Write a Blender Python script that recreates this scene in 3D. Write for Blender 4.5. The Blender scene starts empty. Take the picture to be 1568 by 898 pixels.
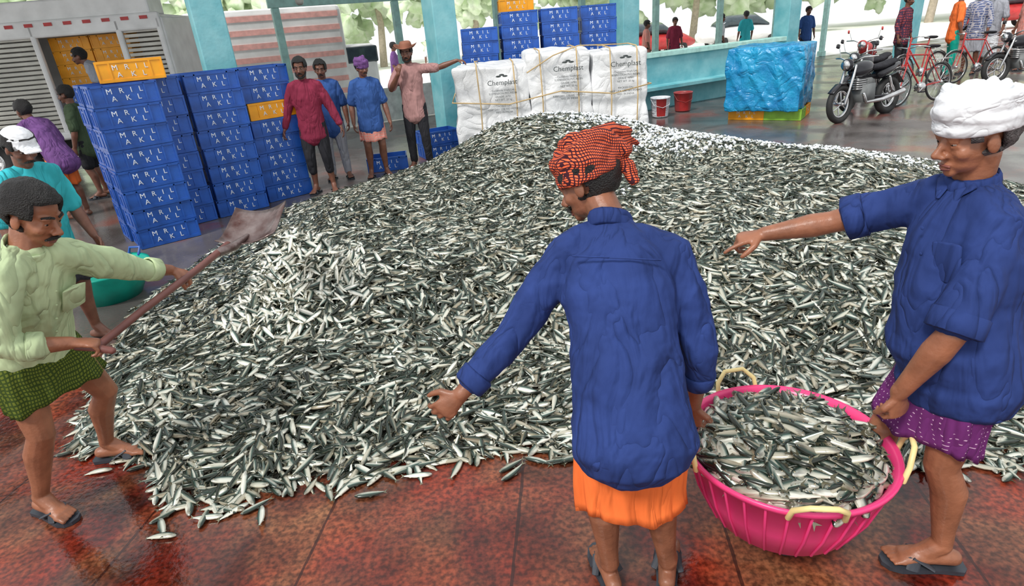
import bpy, bmesh, math, random
import numpy as np
from mathutils import Vector as V, Matrix, Euler, noise
random.seed(7); np.random.seed(7)
scene=bpy.context.scene
try: scene.view_settings.view_transform='Standard'
except Exception: pass
COL=scene.collection
# ------------------------------------------------------------ materials
def mat(name,col=(.5,.5,.5),rough=.6,metal=0,var=.15,scale=8,bump=0,bscale=30,col2=None,spec=.5,coord='Object',stretch=None,folds=0,fscale=4.5):
    m=bpy.data.materials.new(name);m.use_nodes=True;nt=m.node_tree;N=nt.nodes;L=nt.links
    b=N['Principled BSDF'];b.inputs['Roughness'].default_value=rough;b.inputs['Metallic'].default_value=metal
    b.inputs['Specular IOR Level'].default_value=spec
    tc=N.new('ShaderNodeTexCoord');src=tc.outputs[coord]
    if stretch:
        mp=N.new('ShaderNodeMapping');mp.inputs['Scale'].default_value=stretch;mp.inputs['Rotation'].default_value=(.25,.3,0) if folds else (0,0,0);L.new(src,mp.inputs[0]);src=mp.outputs[0]
    nz=N.new('ShaderNodeTexNoise');nz.inputs['Scale'].default_value=scale;nz.inputs['Detail'].default_value=4;L.new(src,nz.inputs['Vector'])
    cr=N.new('ShaderNodeValToRGB');c2=col2 or tuple(min(1,c*(1+var*1.5)) for c in col)
    c1=tuple(c*(1-var) for c in col) if not col2 else col
    cr.color_ramp.elements[0].color=(*c1,1);cr.color_ramp.elements[1].color=(*c2,1)
    cr.color_ramp.elements[0].position=.3;cr.color_ramp.elements[1].position=.7
    L.new(nz.outputs['Fac'],cr.inputs[0]);L.new(cr.outputs[0],b.inputs['Base Color'])
    last=None
    if folds:
        n3=N.new('ShaderNodeTexNoise');n3.inputs['Scale'].default_value=fscale;n3.inputs['Detail'].default_value=2.5;n3.inputs['Distortion'].default_value=.7;L.new(src,n3.inputs['Vector'])
        a=N.new('ShaderNodeMath');a.operation='SUBTRACT';a.inputs[1].default_value=.5;L.new(n3.outputs['Fac'],a.inputs[0])
        a2=N.new('ShaderNodeMath');a2.operation='ABSOLUTE';L.new(a.outputs[0],a2.inputs[0])
        a3=N.new('ShaderNodeMath');a3.operation='POWER';a3.inputs[1].default_value=.75;L.new(a2.outputs[0],a3.inputs[0])
        bp=N.new('ShaderNodeBump');bp.inputs['Strength'].default_value=folds;bp.inputs['Distance'].default_value=.06
        L.new(a3.outputs[0],bp.inputs['Height']);last=bp.outputs[0]
    if bump:
        n2=N.new('ShaderNodeTexNoise');n2.inputs['Scale'].default_value=bscale;n2.inputs['Detail'].default_value=5;L.new(src,n2.inputs['Vector'])
        bp=N.new('ShaderNodeBump');bp.inputs['Strength'].default_value=bump;bp.inputs['Distance'].default_value=.02
        if last is not None:L.new(last,bp.inputs['Normal'])
        L.new(n2.outputs['Fac'],bp.inputs['Height']);last=bp.outputs[0]
    if last is not None:L.new(last,b.inputs['Normal'])
    return m
def cloth(name,col,sc=(1,1,.32),folds=.8,fs=8,**k): return mat(name,col,.85,0,k.get('var',.16),7,.06,140,stretch=sc,folds=folds,fscale=fs,spec=.2)
def check_mat(name,base,line,sc=60,w=.35,dots=False):
    m=cloth(name,base,folds=.55);nt=m.node_tree;N=nt.nodes;L=nt.links;b=N['Principled BSDF']
    tc=N.new('ShaderNodeTexCoord');sp=N.new('ShaderNodeSeparateXYZ')
    nz=N.new('ShaderNodeTexNoise');nz.inputs['Scale'].default_value=6;L.new(tc.outputs['Object'],nz.inputs['Vector'])
    sc_=N.new('ShaderNodeVectorMath');sc_.operation='SCALE';sc_.inputs['Scale'].default_value=.07;L.new(nz.outputs['Color'],sc_.inputs[0])
    ad=N.new('ShaderNodeVectorMath');ad.operation='ADD';L.new(tc.outputs['Object'],ad.inputs[0]);L.new(sc_.outputs[0],ad.inputs[1]);L.new(ad.outputs[0],sp.inputs[0])
    outs=[]
    a=N.new('ShaderNodeMath');a.operation='ADD';L.new(sp.outputs[0],a.inputs[0]);L.new(sp.outputs[1],a.inputs[1])
    for s in (a.outputs[0],sp.outputs[2]):
        mu=N.new('ShaderNodeMath');mu.operation='MULTIPLY';mu.inputs[1].default_value=sc;L.new(s,mu.inputs[0])
        fr=N.new('ShaderNodeMath');fr.operation='FRACT';L.new(mu.outputs[0],fr.inputs[0])
        lt=N.new('ShaderNodeMath');lt.operation='LESS_THAN';lt.inputs[1].default_value=w;L.new(fr.outputs[0],lt.inputs[0]);outs.append(lt.outputs[0])
    mx=N.new('ShaderNodeMath');mx.operation='MULTIPLY' if dots else 'MAXIMUM';L.new(outs[0],mx.inputs[0]);L.new(outs[1],mx.inputs[1])
    mix=N.new('ShaderNodeMix');mix.data_type='RGBA';L.new(mx.outputs[0],mix.inputs[0])
    old=b.inputs['Base Color'].links[0].from_socket;L.new(old,mix.inputs[6]);mix.inputs[7].default_value=(*line,1);L.new(mix.outputs[2],b.inputs['Base Color'])
    return m
M={}
M['skin']=mat('skin_brown',(.22,.085,.045),.42,0,.2,14,.10,90)
M['skin2']=mat('skin_brown_reddish',(.27,.105,.055),.40,0,.2,14,.10,90)
M['skin3']=mat('skin_dark',(.16,.065,.04),.42,0,.2,14,.12,90)
M['hair']=mat('hair_black',(.010,.009,.009),.5,0,.3,60,.8,200)
M['hairgrey']=mat('hair_grey',(.08,.07,.07),.6,0,.5,90,.8,200)
M['eye']=mat('eye_white',(.26,.20,.17),.35,spec=.3);M['iris']=mat('iris_dark',(.01,.006,.004),.25)
M['lip']=mat('lip_brown',(.20,.065,.05),.45)
M['navy']=cloth('cloth_navy',(.020,.040,.155))
M['lightgreen']=cloth('cloth_pale_green',(.46,.56,.33))
M['olive']=check_mat('cloth_olive_check',(.12,.15,.02),(.035,.06,.01),60,.4)
M['orange']=cloth('cloth_orange',(.85,.17,.04),sc=(1,1,.2),fs=9)
M['purple']=check_mat('cloth_purple_dots',(.13,.022,.13),(.6,.4,.55),55,.2,dots=True)
M['turbano']=check_mat('turban_orange_check',(.75,.13,.05),(.05,.012,.02),120,.36)
M['white']=cloth('cloth_white',(.72,.74,.77),sc=(1,1,1.6),folds=.5,fs=9,var=.08)
M['maroon']=cloth('cloth_maroon',(.22,.025,.055))
M['mauve']=cloth('cloth_mauve',(.38,.21,.20))
M['teal']=cloth('cloth_teal',(.04,.42,.48))
M['violet']=cloth('cloth_violet',(.16,.07,.22))
M['darkgreen']=cloth('cloth_dark_green',(.06,.09,.05))
M['black']=cloth('cloth_black',(.025,.025,.03))
M['blueshirt']=cloth('cloth_blue',(.035,.09,.28))
M['pink']=check_mat('cloth_pink_check',(.75,.22,.18),(.6,.35,.3),30,.3)
M['grey']=cloth('cloth_grey',(.33,.34,.38))
M['redplaid']=check_mat('cloth_red_plaid',(.30,.06,.07),(.06,.03,.06),18,.4)
M['blueplaid']=check_mat('cloth_blue_plaid',(.10,.13,.25),(.45,.45,.5),20,.3)
M['straw']=mat('hat_brown',(.25,.10,.06),.8)
M['rubber']=mat('sandal_rubber',(.03,.035,.045),.5,0,.2,20)
M['cyan']=mat('paint_cyan',(.10,.40,.46),.6,0,.3,2.5,.3,12,col2=(.27,.58,.62))
M['palegreen']=mat('paint_pale_green',(.42,.70,.64),.6)
M['crate']=mat('crate_blue',(.016,.085,.37),.35,0,.25,5,.1,20)
M['cratey']=mat('crate_yellow',(.88,.36,.01),.4,0,.12,5)
M['crateg']=mat('crate_green',(.25,.50,.05),.4)
M['letter']=mat('crate_letter_white',(.68,.73,.80),.6)
M['sack']=mat('woven_sack_white',(.72,.73,.74),.5,0,.10,4,.25,60,folds=.8,fscale=3)
M['print']=mat('sack_print',(.05,.06,.06),.8,0,.5,40)
M['rope']=mat('rope_tan',(.50,.36,.18),.8)
M['tarp']=mat('tarp_blue',(.008,.18,.44),.22,0,.3,3,.5,30,col2=(.02,.36,.62),folds=1.0,fscale=3.5)
M['pinkpl']=mat('basket_pink',(.78,.05,.20),.3,0,.08,5)
M['yellowpl']=mat('basket_handle_yellow',(.78,.62,.28),.4)
M['tealpl']=mat('basket_teal',(.0,.32,.24),.35)
M['steel']=mat('shovel_steel',(.30,.25,.24),.3,.7,.5,9,.3,25,col2=(.08,.03,.025))
M['wood']=mat('handle_wood',(.15,.05,.04),.45)
M['tyre']=mat('tyre',(.02,.02,.02),.7);M['chrome']=mat('chrome',(.6,.6,.6),.2,1)
M['blackp']=mat('bike_black',(.015,.015,.02),.2);M['red']=mat('paint_red',(.45,.03,.03),.35);M['pinkstripe']=mat('faded_red_stripe',(.80,.42,.38),.6)
M['truck']=mat('truck_white',(.80,.80,.79),.4,0,.1,3);M['shutter']=mat('shutter_metal',(.50,.49,.44),.45,.3,.15,3)
M['dark']=mat('dark_interior',(.02,.02,.02),.8);M['leaf']=mat('leaves_overexposed',(.50,.66,.36),.8,0,.4,1.5,col2=(.88,.95,.78))  # leaf colour paled to imitate overexposed daylight outside
M['trunk']=mat('bark',(.45,.38,.30),.9);M['ice']=mat('ice',(.80,.85,.90),.12,0,.05,8)
M['glass']=mat('vehicle_glass',(.05,.07,.08),.08)
M['roof']=mat('roof_beam_grey',(.16,.17,.17),.6);M['concrete']=mat('concrete_pale',(.75,.78,.75),.8)
# ------------------------------------------------------------ mesh helpers
def tube(bm,pts,rad,n=12,ref=None,cap=True):
    pts=[V(p) for p in pts]
    if not isinstance(rad,(list,)): rad=[rad]*len(pts)
    rad=[r if isinstance(r,tuple) else (r,r) for r in rad]
    K=len(pts);T=[]
    closed=(pts[0]-pts[-1]).length<1e-5
    for i in range(K):
        a_,b_=(pts[i-1],pts[i+1]) if 0<i<K-1 else ((pts[-2],pts[1]) if closed else (pts[max(i-1,0)],pts[min(i+1,K-1)]))
        T.append((b_-a_).normalized())
    if cap:
        r0=min(rad[0]);r1=min(rad[-1])
        pts=[pts[0]-T[0]*r0*.75,pts[0]-T[0]*r0*.45]+pts+[pts[-1]+T[-1]*r1*.45,pts[-1]+T[-1]*r1*.75]
        rad=[(rad[0][0]*.4,rad[0][1]*.4),(rad[0][0]*.82,rad[0][1]*.82)]+rad+[(rad[-1][0]*.82,rad[-1][1]*.82),(rad[-1][0]*.4,rad[-1][1]*.4)]
        T=[T[0]]*2+T+[T[-1]]*2
    rf=V(ref) if ref is not None else (V((0,0,1)) if abs(T[0].z)<.9 else V((1,0,0)))
    rings=[]
    for i,(p,t,r) in enumerate(zip(pts,T,rad)):
        x=rf-t*rf.dot(t)
        if x.length<1e-4: x=t.orthogonal()
        x.normalize();y=t.cross(x)
        if ref is None: rf=x
        rings.append([bm.verts.new(p+x*math.cos(2*math.pi*k/n)*r[0]+y*math.sin(2*math.pi*k/n)*r[1]) for k in range(n)])
    for i in range(len(rings)-1):
        for k in range(n):
            bm.faces.new((rings[i][k],rings[i][(k+1)%n],rings[i+1][(k+1)%n],rings[i+1][k]))
    if cap:
        bm.faces.new(rings[0][::-1]);bm.faces.new(rings[-1])
    return rings
def ell(bm,c,ax,seg=16,rg=10):
    c=V(c);X,Y,Z=V(ax[0]),V(ax[1]),V(ax[2]);b=bm.verts.new(c-Z);t=bm.verts.new(c+Z);R=[];out=[b,t]
    for i in range(1,rg):
        p=-math.pi/2+math.pi*i/rg;R.append([bm.verts.new(c+Z*math.sin(p)+(X*math.cos(2*math.pi*k/seg)+Y*math.sin(2*math.pi*k/seg))*math.cos(p)) for k in range(seg)]);out+=R[-1]
    for k in range(seg):
        k2=(k+1)%seg;bm.faces.new((b,R[0][k2],R[0][k]));bm.faces.new((t,R[-1][k],R[-1][k2]))
        for i in range(len(R)-1): bm.faces.new((R[i][k],R[i][k2],R[i+1][k2],R[i+1][k]))
    return out
def box(bm,c,s,rot=None,mi=0):
    c=V(c);q=[]
    for z in (-.5,.5):
        for (x,y) in ((-.5,-.5),(.5,-.5),(.5,.5),(-.5,.5)):
            p=V((x*s[0],y*s[1],z*s[2]))
            if rot is not None:p=rot@p
            q.append(bm.verts.new(p+c))
    for f in ((3,2,1,0),(4,5,6,7),(0,1,5,4),(1,2,6,5),(2,3,7,6),(3,0,4,7)):
        bm.faces.new([q[i] for i in f]).material_index=mi
    return q
def setmi(bm,n0,mi):
    bm.faces.ensure_lookup_table()
    for f in bm.faces[n0:]:f.material_index=mi
def mk(name,bm,mats,parent=None,loc=None,rotz=0,smooth=True,voxel=None,sm=0,disp=None,bevel=None,subs=0,solid=None,ridge=None):
    me=bpy.data.meshes.new(name)
    if not voxel: bmesh.ops.recalc_face_normals(bm,faces=bm.faces)
    bm.to_mesh(me);bm.free()
    if not isinstance(mats,(list,tuple)):mats=[mats]
    for m in mats: me.materials.append(m)
    if smooth: me.polygons.foreach_set('use_smooth',[True]*len(me.polygons))
    ob=bpy.data.objects.new(name,me);COL.objects.link(ob)
    if parent is not None:
        ob.parent=parent;ob.matrix_parent_inverse=Matrix.Translation(-parent.location)
    if loc is not None: ob.location=loc
    ob.rotation_euler=(0,0,rotz)
    if voxel:
        r=ob.modifiers.new('remesh','REMESH');r.mode='VOXEL';r.voxel_size=voxel;r.use_smooth_shade=True
    if sm:
        s=ob.modifiers.new('smooth','SMOOTH');s.iterations=sm;s.factor=.5
    if disp:
        for (strg,size) in disp:
            t=bpy.data.textures.new(name+'_t','CLOUDS');t.noise_scale=size;t.noise_depth=2
            d=ob.modifiers.new('disp','DISPLACE');d.texture=t;d.strength=strg;d.mid_level=.5;d.texture_coords='GLOBAL'
    if ridge:
        t=bpy.data.textures.new(name+'_r','MUSGRAVE');t.musgrave_type='RIDGED_MULTIFRACTAL';t.noise_scale=ridge[1];t.octaves=1.0;t.lacunarity=2.0;t.dimension_max=1;t.offset=1;t.gain=1.2
        d=ob.modifiers.new('ridge','DISPLACE');d.texture=t;d.strength=ridge[0];d.mid_level=.45;d.texture_coords='GLOBAL'
    if bevel:
        b=ob.modifiers.new('bevel','BEVEL');b.width=bevel;b.segments=2;b.limit_method='ANGLE'
    if subs:
        s=ob.modifiers.new('sub','SUBSURF');s.levels=subs;s.render_levels=subs
    if solid:
        s=ob.modifiers.new('sol','SOLIDIFY');s.thickness=solid
    return ob
def empty(name,loc):
    e=bpy.data.objects.new(name,None);e.location=loc;e.empty_display_size=.1;COL.objects.link(e);return e
def text_geo(body,size,ext=.001,align='CENTER',space=1.0,lsp=1.0):
    c=bpy.data.curves.new('t','FONT');c.body=body;c.size=size;c.extrude=ext;c.align_x=align;c.align_y='CENTER';c.space_character=space;c.space_line=lsp
    c.resolution_u=2
    o=bpy.data.objects.new('t',c);COL.objects.link(o);dg=bpy.context.evaluated_depsgraph_get()
    me=bpy.data.meshes.new_from_object(o.evaluated_get(dg));bpy.data.objects.remove(o);bpy.data.curves.remove(c)
    return me
def add_mesh(bm,me,mtx,mi):
    m2=me.copy();m2.transform(mtx);m2.polygons.foreach_set('material_index',[mi]*len(m2.polygons));bm.from_mesh(m2);bpy.data.meshes.remove(m2)
# ------------------------------------------------------------ people
def hand(bm,w,d,n,side,curl=.5,point=False,s=1.0):
    w=V(w);d=V(d).normalized();n=V(n);n=(n-d*n.dot(d)).normalized();a=d.cross(n)
    if side=='L':a=-a
    tube(bm,[w-d*.02*s,w+d*.02*s,w+d*.055*s,w+d*.085*s],[(.026*s,.02*s),(.031*s,.018*s),(.040*s,.016*s),(.038*s,.012*s)],12,ref=a)
    for i in range(4):
        L=[.076,.084,.078,.062][i]*s
        c=curl if not(point and i==0) else .05
        if point and i>0:c=1.0
        dd=(d+a*(.13-.09*i)*(1-.5*c)).normalized()
        p=w+d*(.078,.082,.08,.072)[i]*s+a*(.031-.0215*i)*s
        pts=[p-d*.015*s,p];ang=0
        for fr,k in ((.45,48),(.31,65),(.24,45)):
            ang+=math.radians(k*c+6)
            pts.append(pts[-1]+(dd*math.cos(ang)+n*math.sin(ang))*L*fr)
        tube(bm,pts,[.0095*s,.0095*s,.0086*s,.0080*s,.0068*s],8)
    b=w+d*.02*s+a*.02*s
    p1=b+(d*.55+a*.75+n*.25).normalized()*.04*s
    p2=p1+(d*.8+a*(.5-.5*curl)+n*(.2+.5*curl)).normalized()*.034*s
    p3=p2+(d*.8+a*(.35-.7*curl)+n*(.2+.7*curl)).normalized()*.026*s
    tube(bm,[b,p1,p2,p3],[.014*s,.0125*s,.0108*s,.0088*s],8)
def foot(bm,A,t,zs=0.0,s=1.0):
    A=V(A);t=V(t);t.z=0;t.normalize();w=V((-t.y,t.x,0));g=V((A.x,A.y,zs+A.z-.095 if A.z>.3 else zs))
    tube(bm,[g-t*.05+V((0,0,.032)),g+t*.02+V((0,0,.036)),g+t*.08+V((0,0,.032)),g+t*.125+V((0,0,.022))],[(.03,.03),(.034,.034),(.040,.028),(.044,.019)],12,ref=w)
    tube(bm,[A+V((0,0,.02)),g+t*.05+V((0,0,.05)),g+t*.1+V((0,0,.03))],[.037,.034,.022],10)
    for i in range(5):
        o=w*(-.034+.0172*i);L=(.052,.05,.045,.04,.034)[i];r=(.0125,.009,.009,.0085,.008)[i]
        b=g+t*.12+o+V((0,0,.017))
        tube(bm,[b,b+t*L*.6+V((0,0,.002)),b+t*L-V((0,0,.005))],[r,r,r*.9],8)
def sandal(bm,A,t,s=1.0):
    t=V(t);t.z=0;t.normalize();w=V((-t.y,t.x,0));g=V((A[0],A[1],0))
    pr=[(-.09,.02),(-.075,.038),(0,.037),(.07,.046),(.13,.052),(.17,.04),(.19,.015)]
    out=[g+t*x+w*y for x,y in pr]+[g+t*x-w*y for x,y in pr[::-1]]
    lo=[bm.verts.new(p+V((0,0,.002))) for p in out];hi=[bm.verts.new(p+V((0,0,.02))) for p in out]
    bm.faces.new(hi);bm.faces.new(lo[::-1]);n=len(out)
    for i in range(n): bm.faces.new((lo[i],lo[(i+1)%n],hi[(i+1)%n],hi[i]))
    f=g+t*.13+V((0,0,.03))
    for sg in (1,-1):
        tube(bm,[f,g+t*.09+w*.025*sg+V((0,0,.062)),g+t*.03+w*.048*sg+V((0,0,.03))],[(.013,.004),(.016,.005),(.013,.004)],8,ref=w)
    tube(bm,[g+t*.10+w*.05+V((0,0,.02)),g+t*.09+w*.03+V((0,0,.06)),g+t*.09-w*.03+V((0,0,.06)),g+t*.10-w*.05+V((0,0,.02))],[(.022,.004)]*4,8,ref=t)
def person(name,J,skin='skin',voxel=.009,shirt=None,sleeve=(.9,.9),bottom=None,hair='hair',headwear=None,beard=False,sandals=True,curl=(.4,.4),point=(False,False),girth=1.0,hem=-.17,legw=1.0,belly=0,details=None):
    W=(J['Rs']-J['Ls']);W.normalize();pel=J['pel'];neck=J['neck']
    Wp=V(J.get('Wp',W));Wp.z=0;Wp.normalize()
    g0=(J['La']+J['Ra'])/2;root=empty(name,(g0.x,g0.y,0))
    hf=V(J['hf']).normalized();hu=V(J['hu']);hu=(hu-hf*hu.dot(hf)).normalized();hr=hf.cross(hu);C=J['head']
    near=voxel<.008
    def H(r,f,u): return C+hr*r+hf*f+hu*u
    def HA(r,f,u): return (hr*r,hf*f,hu*u)
    bm=bmesh.new()
    up=(neck-pel).normalized();tor=neck-pel
    fw=up.cross(W).normalized()
    g_=girth*.86
    tube(bm,[pel-up*.08,pel,pel+tor*.35,pel+tor*.7,pel+tor*.86,neck],[(.13*g_,.1*g_),(.14*g_,.1*g_),(.135*g_,.1*g_),(.15*g_,.10*g_),(.11,.065),(.05,.05)],20,ref=W)
    tube(bm,[neck-up*.04,neck+up*.02,H(0,-.02,-.05)],[.056,.054,.056],14)
    hips={'L':pel-Wp*.085,'R':pel+Wp*.085}
    for s,sl in zip('LR',sleeve):
        S,E,Wr=J[s+'s'],J[s+'e'],J[s+'w'];u=.86
        if sl>1: tube(bm,[S+(neck-S)*.4,S,S.lerp(E,.4),E,E.lerp(Wr,.28),E.lerp(Wr,.7),Wr],[.045*u,.05*u,.045*u,.038*u,.041*(.9),.032,.026],14)
        else: tube(bm,[S+(neck-S)*.4,S,S.lerp(E,.5),S.lerp(E,.85),E,E.lerp(Wr,.28),E.lerp(Wr,.7),Wr],[.045*u,.05*u,.045*.95,.043,.040,.044,.033,.027],14)
        hd=J.get(s+'hd',(Wr-E));hn=J.get(s+'hn',V((0,0,-1)))
        hand(bm,Wr,hd,hn,s,curl[0 if s=='L' else 1],point[0 if s=='L' else 1])
        h=hips[s];k,a=J[s+'k'],J[s+'a'];t_=V(J[s+'t']);t_.z=0;t_.normalize()
        tube(bm,[h,h.lerp(k,.5),k+t_*.008,k.lerp(a,.3)-t_*.018,k.lerp(a,.75)-t_*.005,a+V((0,0,.01))],[.08,.073,.054,.057,.038,.033],14)
        foot(bm,a,J[s+'t'],.02 if sandals else .0)
    ell(bm,H(0,-.014,.032),HA(.074,.094,.086),20,14)
    ell(bm,H(0,.024,-.02),HA(.064,.060,.080));ell(bm,H(0,.026,-.062),HA(.052,.055,.042))
    ell(bm,H(0,.064,-.092),HA(.022,.018,.017))
    tube(bm,[H(0,.076,.014),H(0,.092,-.012),H(0,.109,-.034)],[.008,.009,.0125],8)
    for q in (1,-1):
        ell(bm,H(q*.012,.093,-.04),HA(.010,.011,.009),8,6);ell(bm,H(q*.03,.071,.022),HA(.027,.018,.009),10,6)
        ell(bm,H(q*.04,.052,-.03),HA(.022,.026,.022),10,8);ell(bm,H(q*.077,-.006,-.012),HA(.009,.02,.031),10,8)
        if near: tube(bm,[H(q*.017,.078,.007),H(q*.031,.083,.0095),H(q*.046,.073,.006)],[.0045,.0055,.004],6);tube(bm,[H(q*.017,.075,-.008),H(q*.031,.079,-.0095),H(q*.046,.070,-.007)],[.004,.0045,.004],6)
    ell(bm,H(0,.078,-.067),HA(.024,.012,.007),10,6);ell(bm,H(0,.077,-.078),HA(.019,.012,.007),10,6)
    mk('body_skin',bm,M[skin],root,voxel=.0052 if near else voxel,sm=2)
    if near:
        bm=bmesh.new();tube(bm,[H(-.023,.081,-.069),H(0,.0885,-.066),H(.023,.081,-.069)],[(.004,.0045)]*3,6);tube(bm,[H(-.019,.080,-.077),H(0,.0875,-.079),H(.019,.080,-.077)],[(.005,.0045)]*3,6);mk('lips',bm,M['lip'],root)
    bm=bmesh.new()
    for q in (1,-1): ell(bm,H(q*.031,.0705,.0),HA(.0135,.0110,.0070),12,8)
    n0=len(bm.faces)
    for q in (1,-1): ell(bm,H(q*.031,.0785,-.0005),HA(.0064,.0036,.0060),10,6)
    setmi(bm,n0,1);mk('eyes',bm,[M['eye'],M['iris']],root)
    bm=bmesh.new()
    for q in (1,-1): tube(bm,[H(q*.012,.090,.025),H(q*.03,.088,.032),H(q*.05,.071,.026)],[(.005,.004)]*3,6)
    if beard is not None:
        for q in (1,-1): tube(bm,[H(0,.096,-.056),H(q*.018,.091,-.058),H(q*.033,.077,-.068)],[(.0075,.006),(.0075,.006),.004],6)
    if beard:
        for q in (1,-1): tube(bm,[H(q*.062,.01,-.05),H(q*.052,.04,-.085),H(q*.03,.065,-.103),H(0,.076,-.108)],[.012,.016,.015,.014],8)
    mk('eyebrows_moustache',bm,M['hair'],root)
    if hair:
        bm=bmesh.new();ell(bm,H(0,-.018,.036),HA(.081,.100,.094),44,30);kill=[]
        for v in bm.verts:
            p=v.co-C;r,f,u=p.dot(hr),p.dot(hf),p.dot(hu);j=noise.noise(v.co*60)*.008
            side=abs(r)>.045 and f<.05 and u>.005+j
            if (f>.018 and u<.070+j and not side) or (f<=.018 and u<-.050+j) or (abs(r)>.06 and f>-.03 and u<.018+j and f<.02) or (headwear and u>.085): kill.append(v)
            else:
                n=noise.noise(v.co*55)*.006+noise.noise(v.co*20)*.006;v.co+=(v.co-C).normalized()*n
        bmesh.ops.delete(bm,geom=kill,context='VERTS');mk('hair',bm,M[hair],root,solid=-.014)
    if headwear: headwear(root,H,HA,C,hr,hf,hu)
    if shirt:
        bm=bmesh.new();gw=girth
        hm=pel+up*hem
        tube(bm,[hm,hm.lerp(pel,.5),pel+tor*.08+fw*belly,pel+tor*.35+fw*belly,pel+tor*.62+fw*belly*.4,pel+tor*.84,pel+tor*.95,neck+up*.005],
             [(.190*gw,.148*gw),(.184*gw,.143*gw),(.175*gw,(.135+belly)*gw),(.165*gw,(.128+belly)*gw),(.182*gw,.132*gw),(.170,.108),(.115,.085),(.07,.066)],28,ref=W)
        for s,sl in zip('LR',sleeve):
            S,E,Wr=J[s+'s'],J[s+'e'],J[s+'w']
            P=[S+(neck-S)*.55,S+(neck-S)*.12];R=[.068,.074]
            if sl<=1: P+=[S.lerp(E,sl*.5),S.lerp(E,sl)];R+=[.069,.068]
            else: P+=[S.lerp(E,.5),E,E.lerp(Wr,(sl-1)*.5),E.lerp(Wr,sl-1)];R+=[.067,.061,.055,.048]
            tube(bm,P,R,18)
        mk('shirt',bm,M[shirt],root,voxel=.008 if near else .014,sm=5 if near else 3,disp=[(.020,.14),(.006,.04)] if near else [(.02,.09)],ridge=(.009,.18) if near else None)
        if near:
            bm=bmesh.new();ring=[]
            for k in range(17):
                a=2*math.pi*k/16+math.pi;ring.append(neck+up*(.018+.014*math.cos(a))+W*math.sin(a)*.067-fw*math.cos(a)*.066)
            tube(bm,ring,[(.026,.007)]*17,8,ref=up,cap=False);mk('collar',bm,M[shirt],root,disp=[(.006,.05)])
            bm=bmesh.new()
            for s,sl in zip('LR',sleeve):
                S,E,Wr=J[s+'s'],J[s+'e'],J[s+'w']
                if sl>1:
                    c=E.lerp(Wr,sl-1);d=(Wr-E).normalized();tube(bm,[c-d*.035,c-d*.03,c+d*.012,c+d*.018],[.048,.054,.051,.045],24,cap=False)
                else:
                    c=S.lerp(E,sl);d=(E-S).normalized();tube(bm,[c-d*.03,c-d*.026,c+d*.028,c+d*.03],[.066,.073,.074,.066],24,cap=False)
            mk('sleeve_cuffs',bm,M[shirt],root,solid=-.005,disp=[(.006,.07)])
            if details: details(root,pel,tor,neck,W,fw,up,gw)
    if bottom:
        kind,mt,hz=bottom
        if kind=='lungi':
            bm=bmesh.new();pts=[];rad=[]
            top=pel.z+.06
            for i in range(9):
                z=top+(hz-top)*i/8
                def at(s):
                    h=hips[s];k=J[s+'k'];a=J[s+'a']
                    if z>h.z:return h+V((0,0,z-h.z))
                    if z>k.z:return h.lerp(k,(h.z-z)/(h.z-k.z))
                    return k.lerp(a,(k.z-z)/(k.z-a.z))
                l,r=at('L'),at('R');c=(l+r)/2;dv=l-r;dv.z=0
                ax=dv.normalized() if dv.length>.05 else Wp
                if ax.dot(Wp)<0:ax=-ax
                c.z=z;pts.append(c);q=min(1,i/3);rad.append((ax,dv.length/2*legw+.068+.026*q-.004*i/8,.098+.022*q-.012*i/8))
            rings=[];n=96;ph=random.random()*6
            for i,(c,(ax,a,b)) in enumerate(zip(pts,rad)):
                ay=V((0,0,1)).cross(ax);ring=[]
                for k in range(n):
                    t=2*math.pi*k/n;fo=(.15+.85*(i/8)**.8)*(.04*math.sin(7*t+ph+i*.22)+.028*math.sin(16*t+ph*2-i*.1)+.015*math.sin(29*t))
                    ring.append(bm.verts.new(c+ax*math.cos(t)*a*(1+fo)+ay*math.sin(t)*b*(1+fo)+V((0,0,(.014*math.sin(3*t+ph)+.006*math.sin(11*t))*i/8))))
                rings.append(ring)
            for i in range(8):
                for k in range(n): bm.faces.new((rings[i][k],rings[i][(k+1)%n],rings[i+1][(k+1)%n],rings[i+1][k]))
            mk('lungi',bm,M[mt],root,solid=.006,subs=1,disp=[(.018,.08)])
        else:
            bm=bmesh.new();tube(bm,[pel-V((0,0,.07)),pel+up*.06],[(.165*girth,.125*girth),(.155*girth,.12*girth)],20,ref=Wp)
            for s in 'LR':
                h,k,a=hips[s],J[s+'k'],J[s+'a']
                P=[h,h.lerp(k,.5)];R=[.098,.092]
                if hz<k.z: P+=[k,k.lerp(a,min(1,(k.z-hz)/(k.z-a.z)))];R+=[.072,.056]
                else: P+=[h.lerp(k,(h.z-hz)/(h.z-k.z))];R+=[.088]
                tube(bm,P,R,16)
            mk('trousers',bm,M[mt],root,voxel=.014,sm=4,disp=[(.012,.08)])
    if sandals:
        bm=bmesh.new()
        for s in 'LR': sandal(bm,J[s+'a'],J[s+'t'])
        mk('sandals',bm,M['rubber'],root,smooth=False)
    return root
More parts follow.
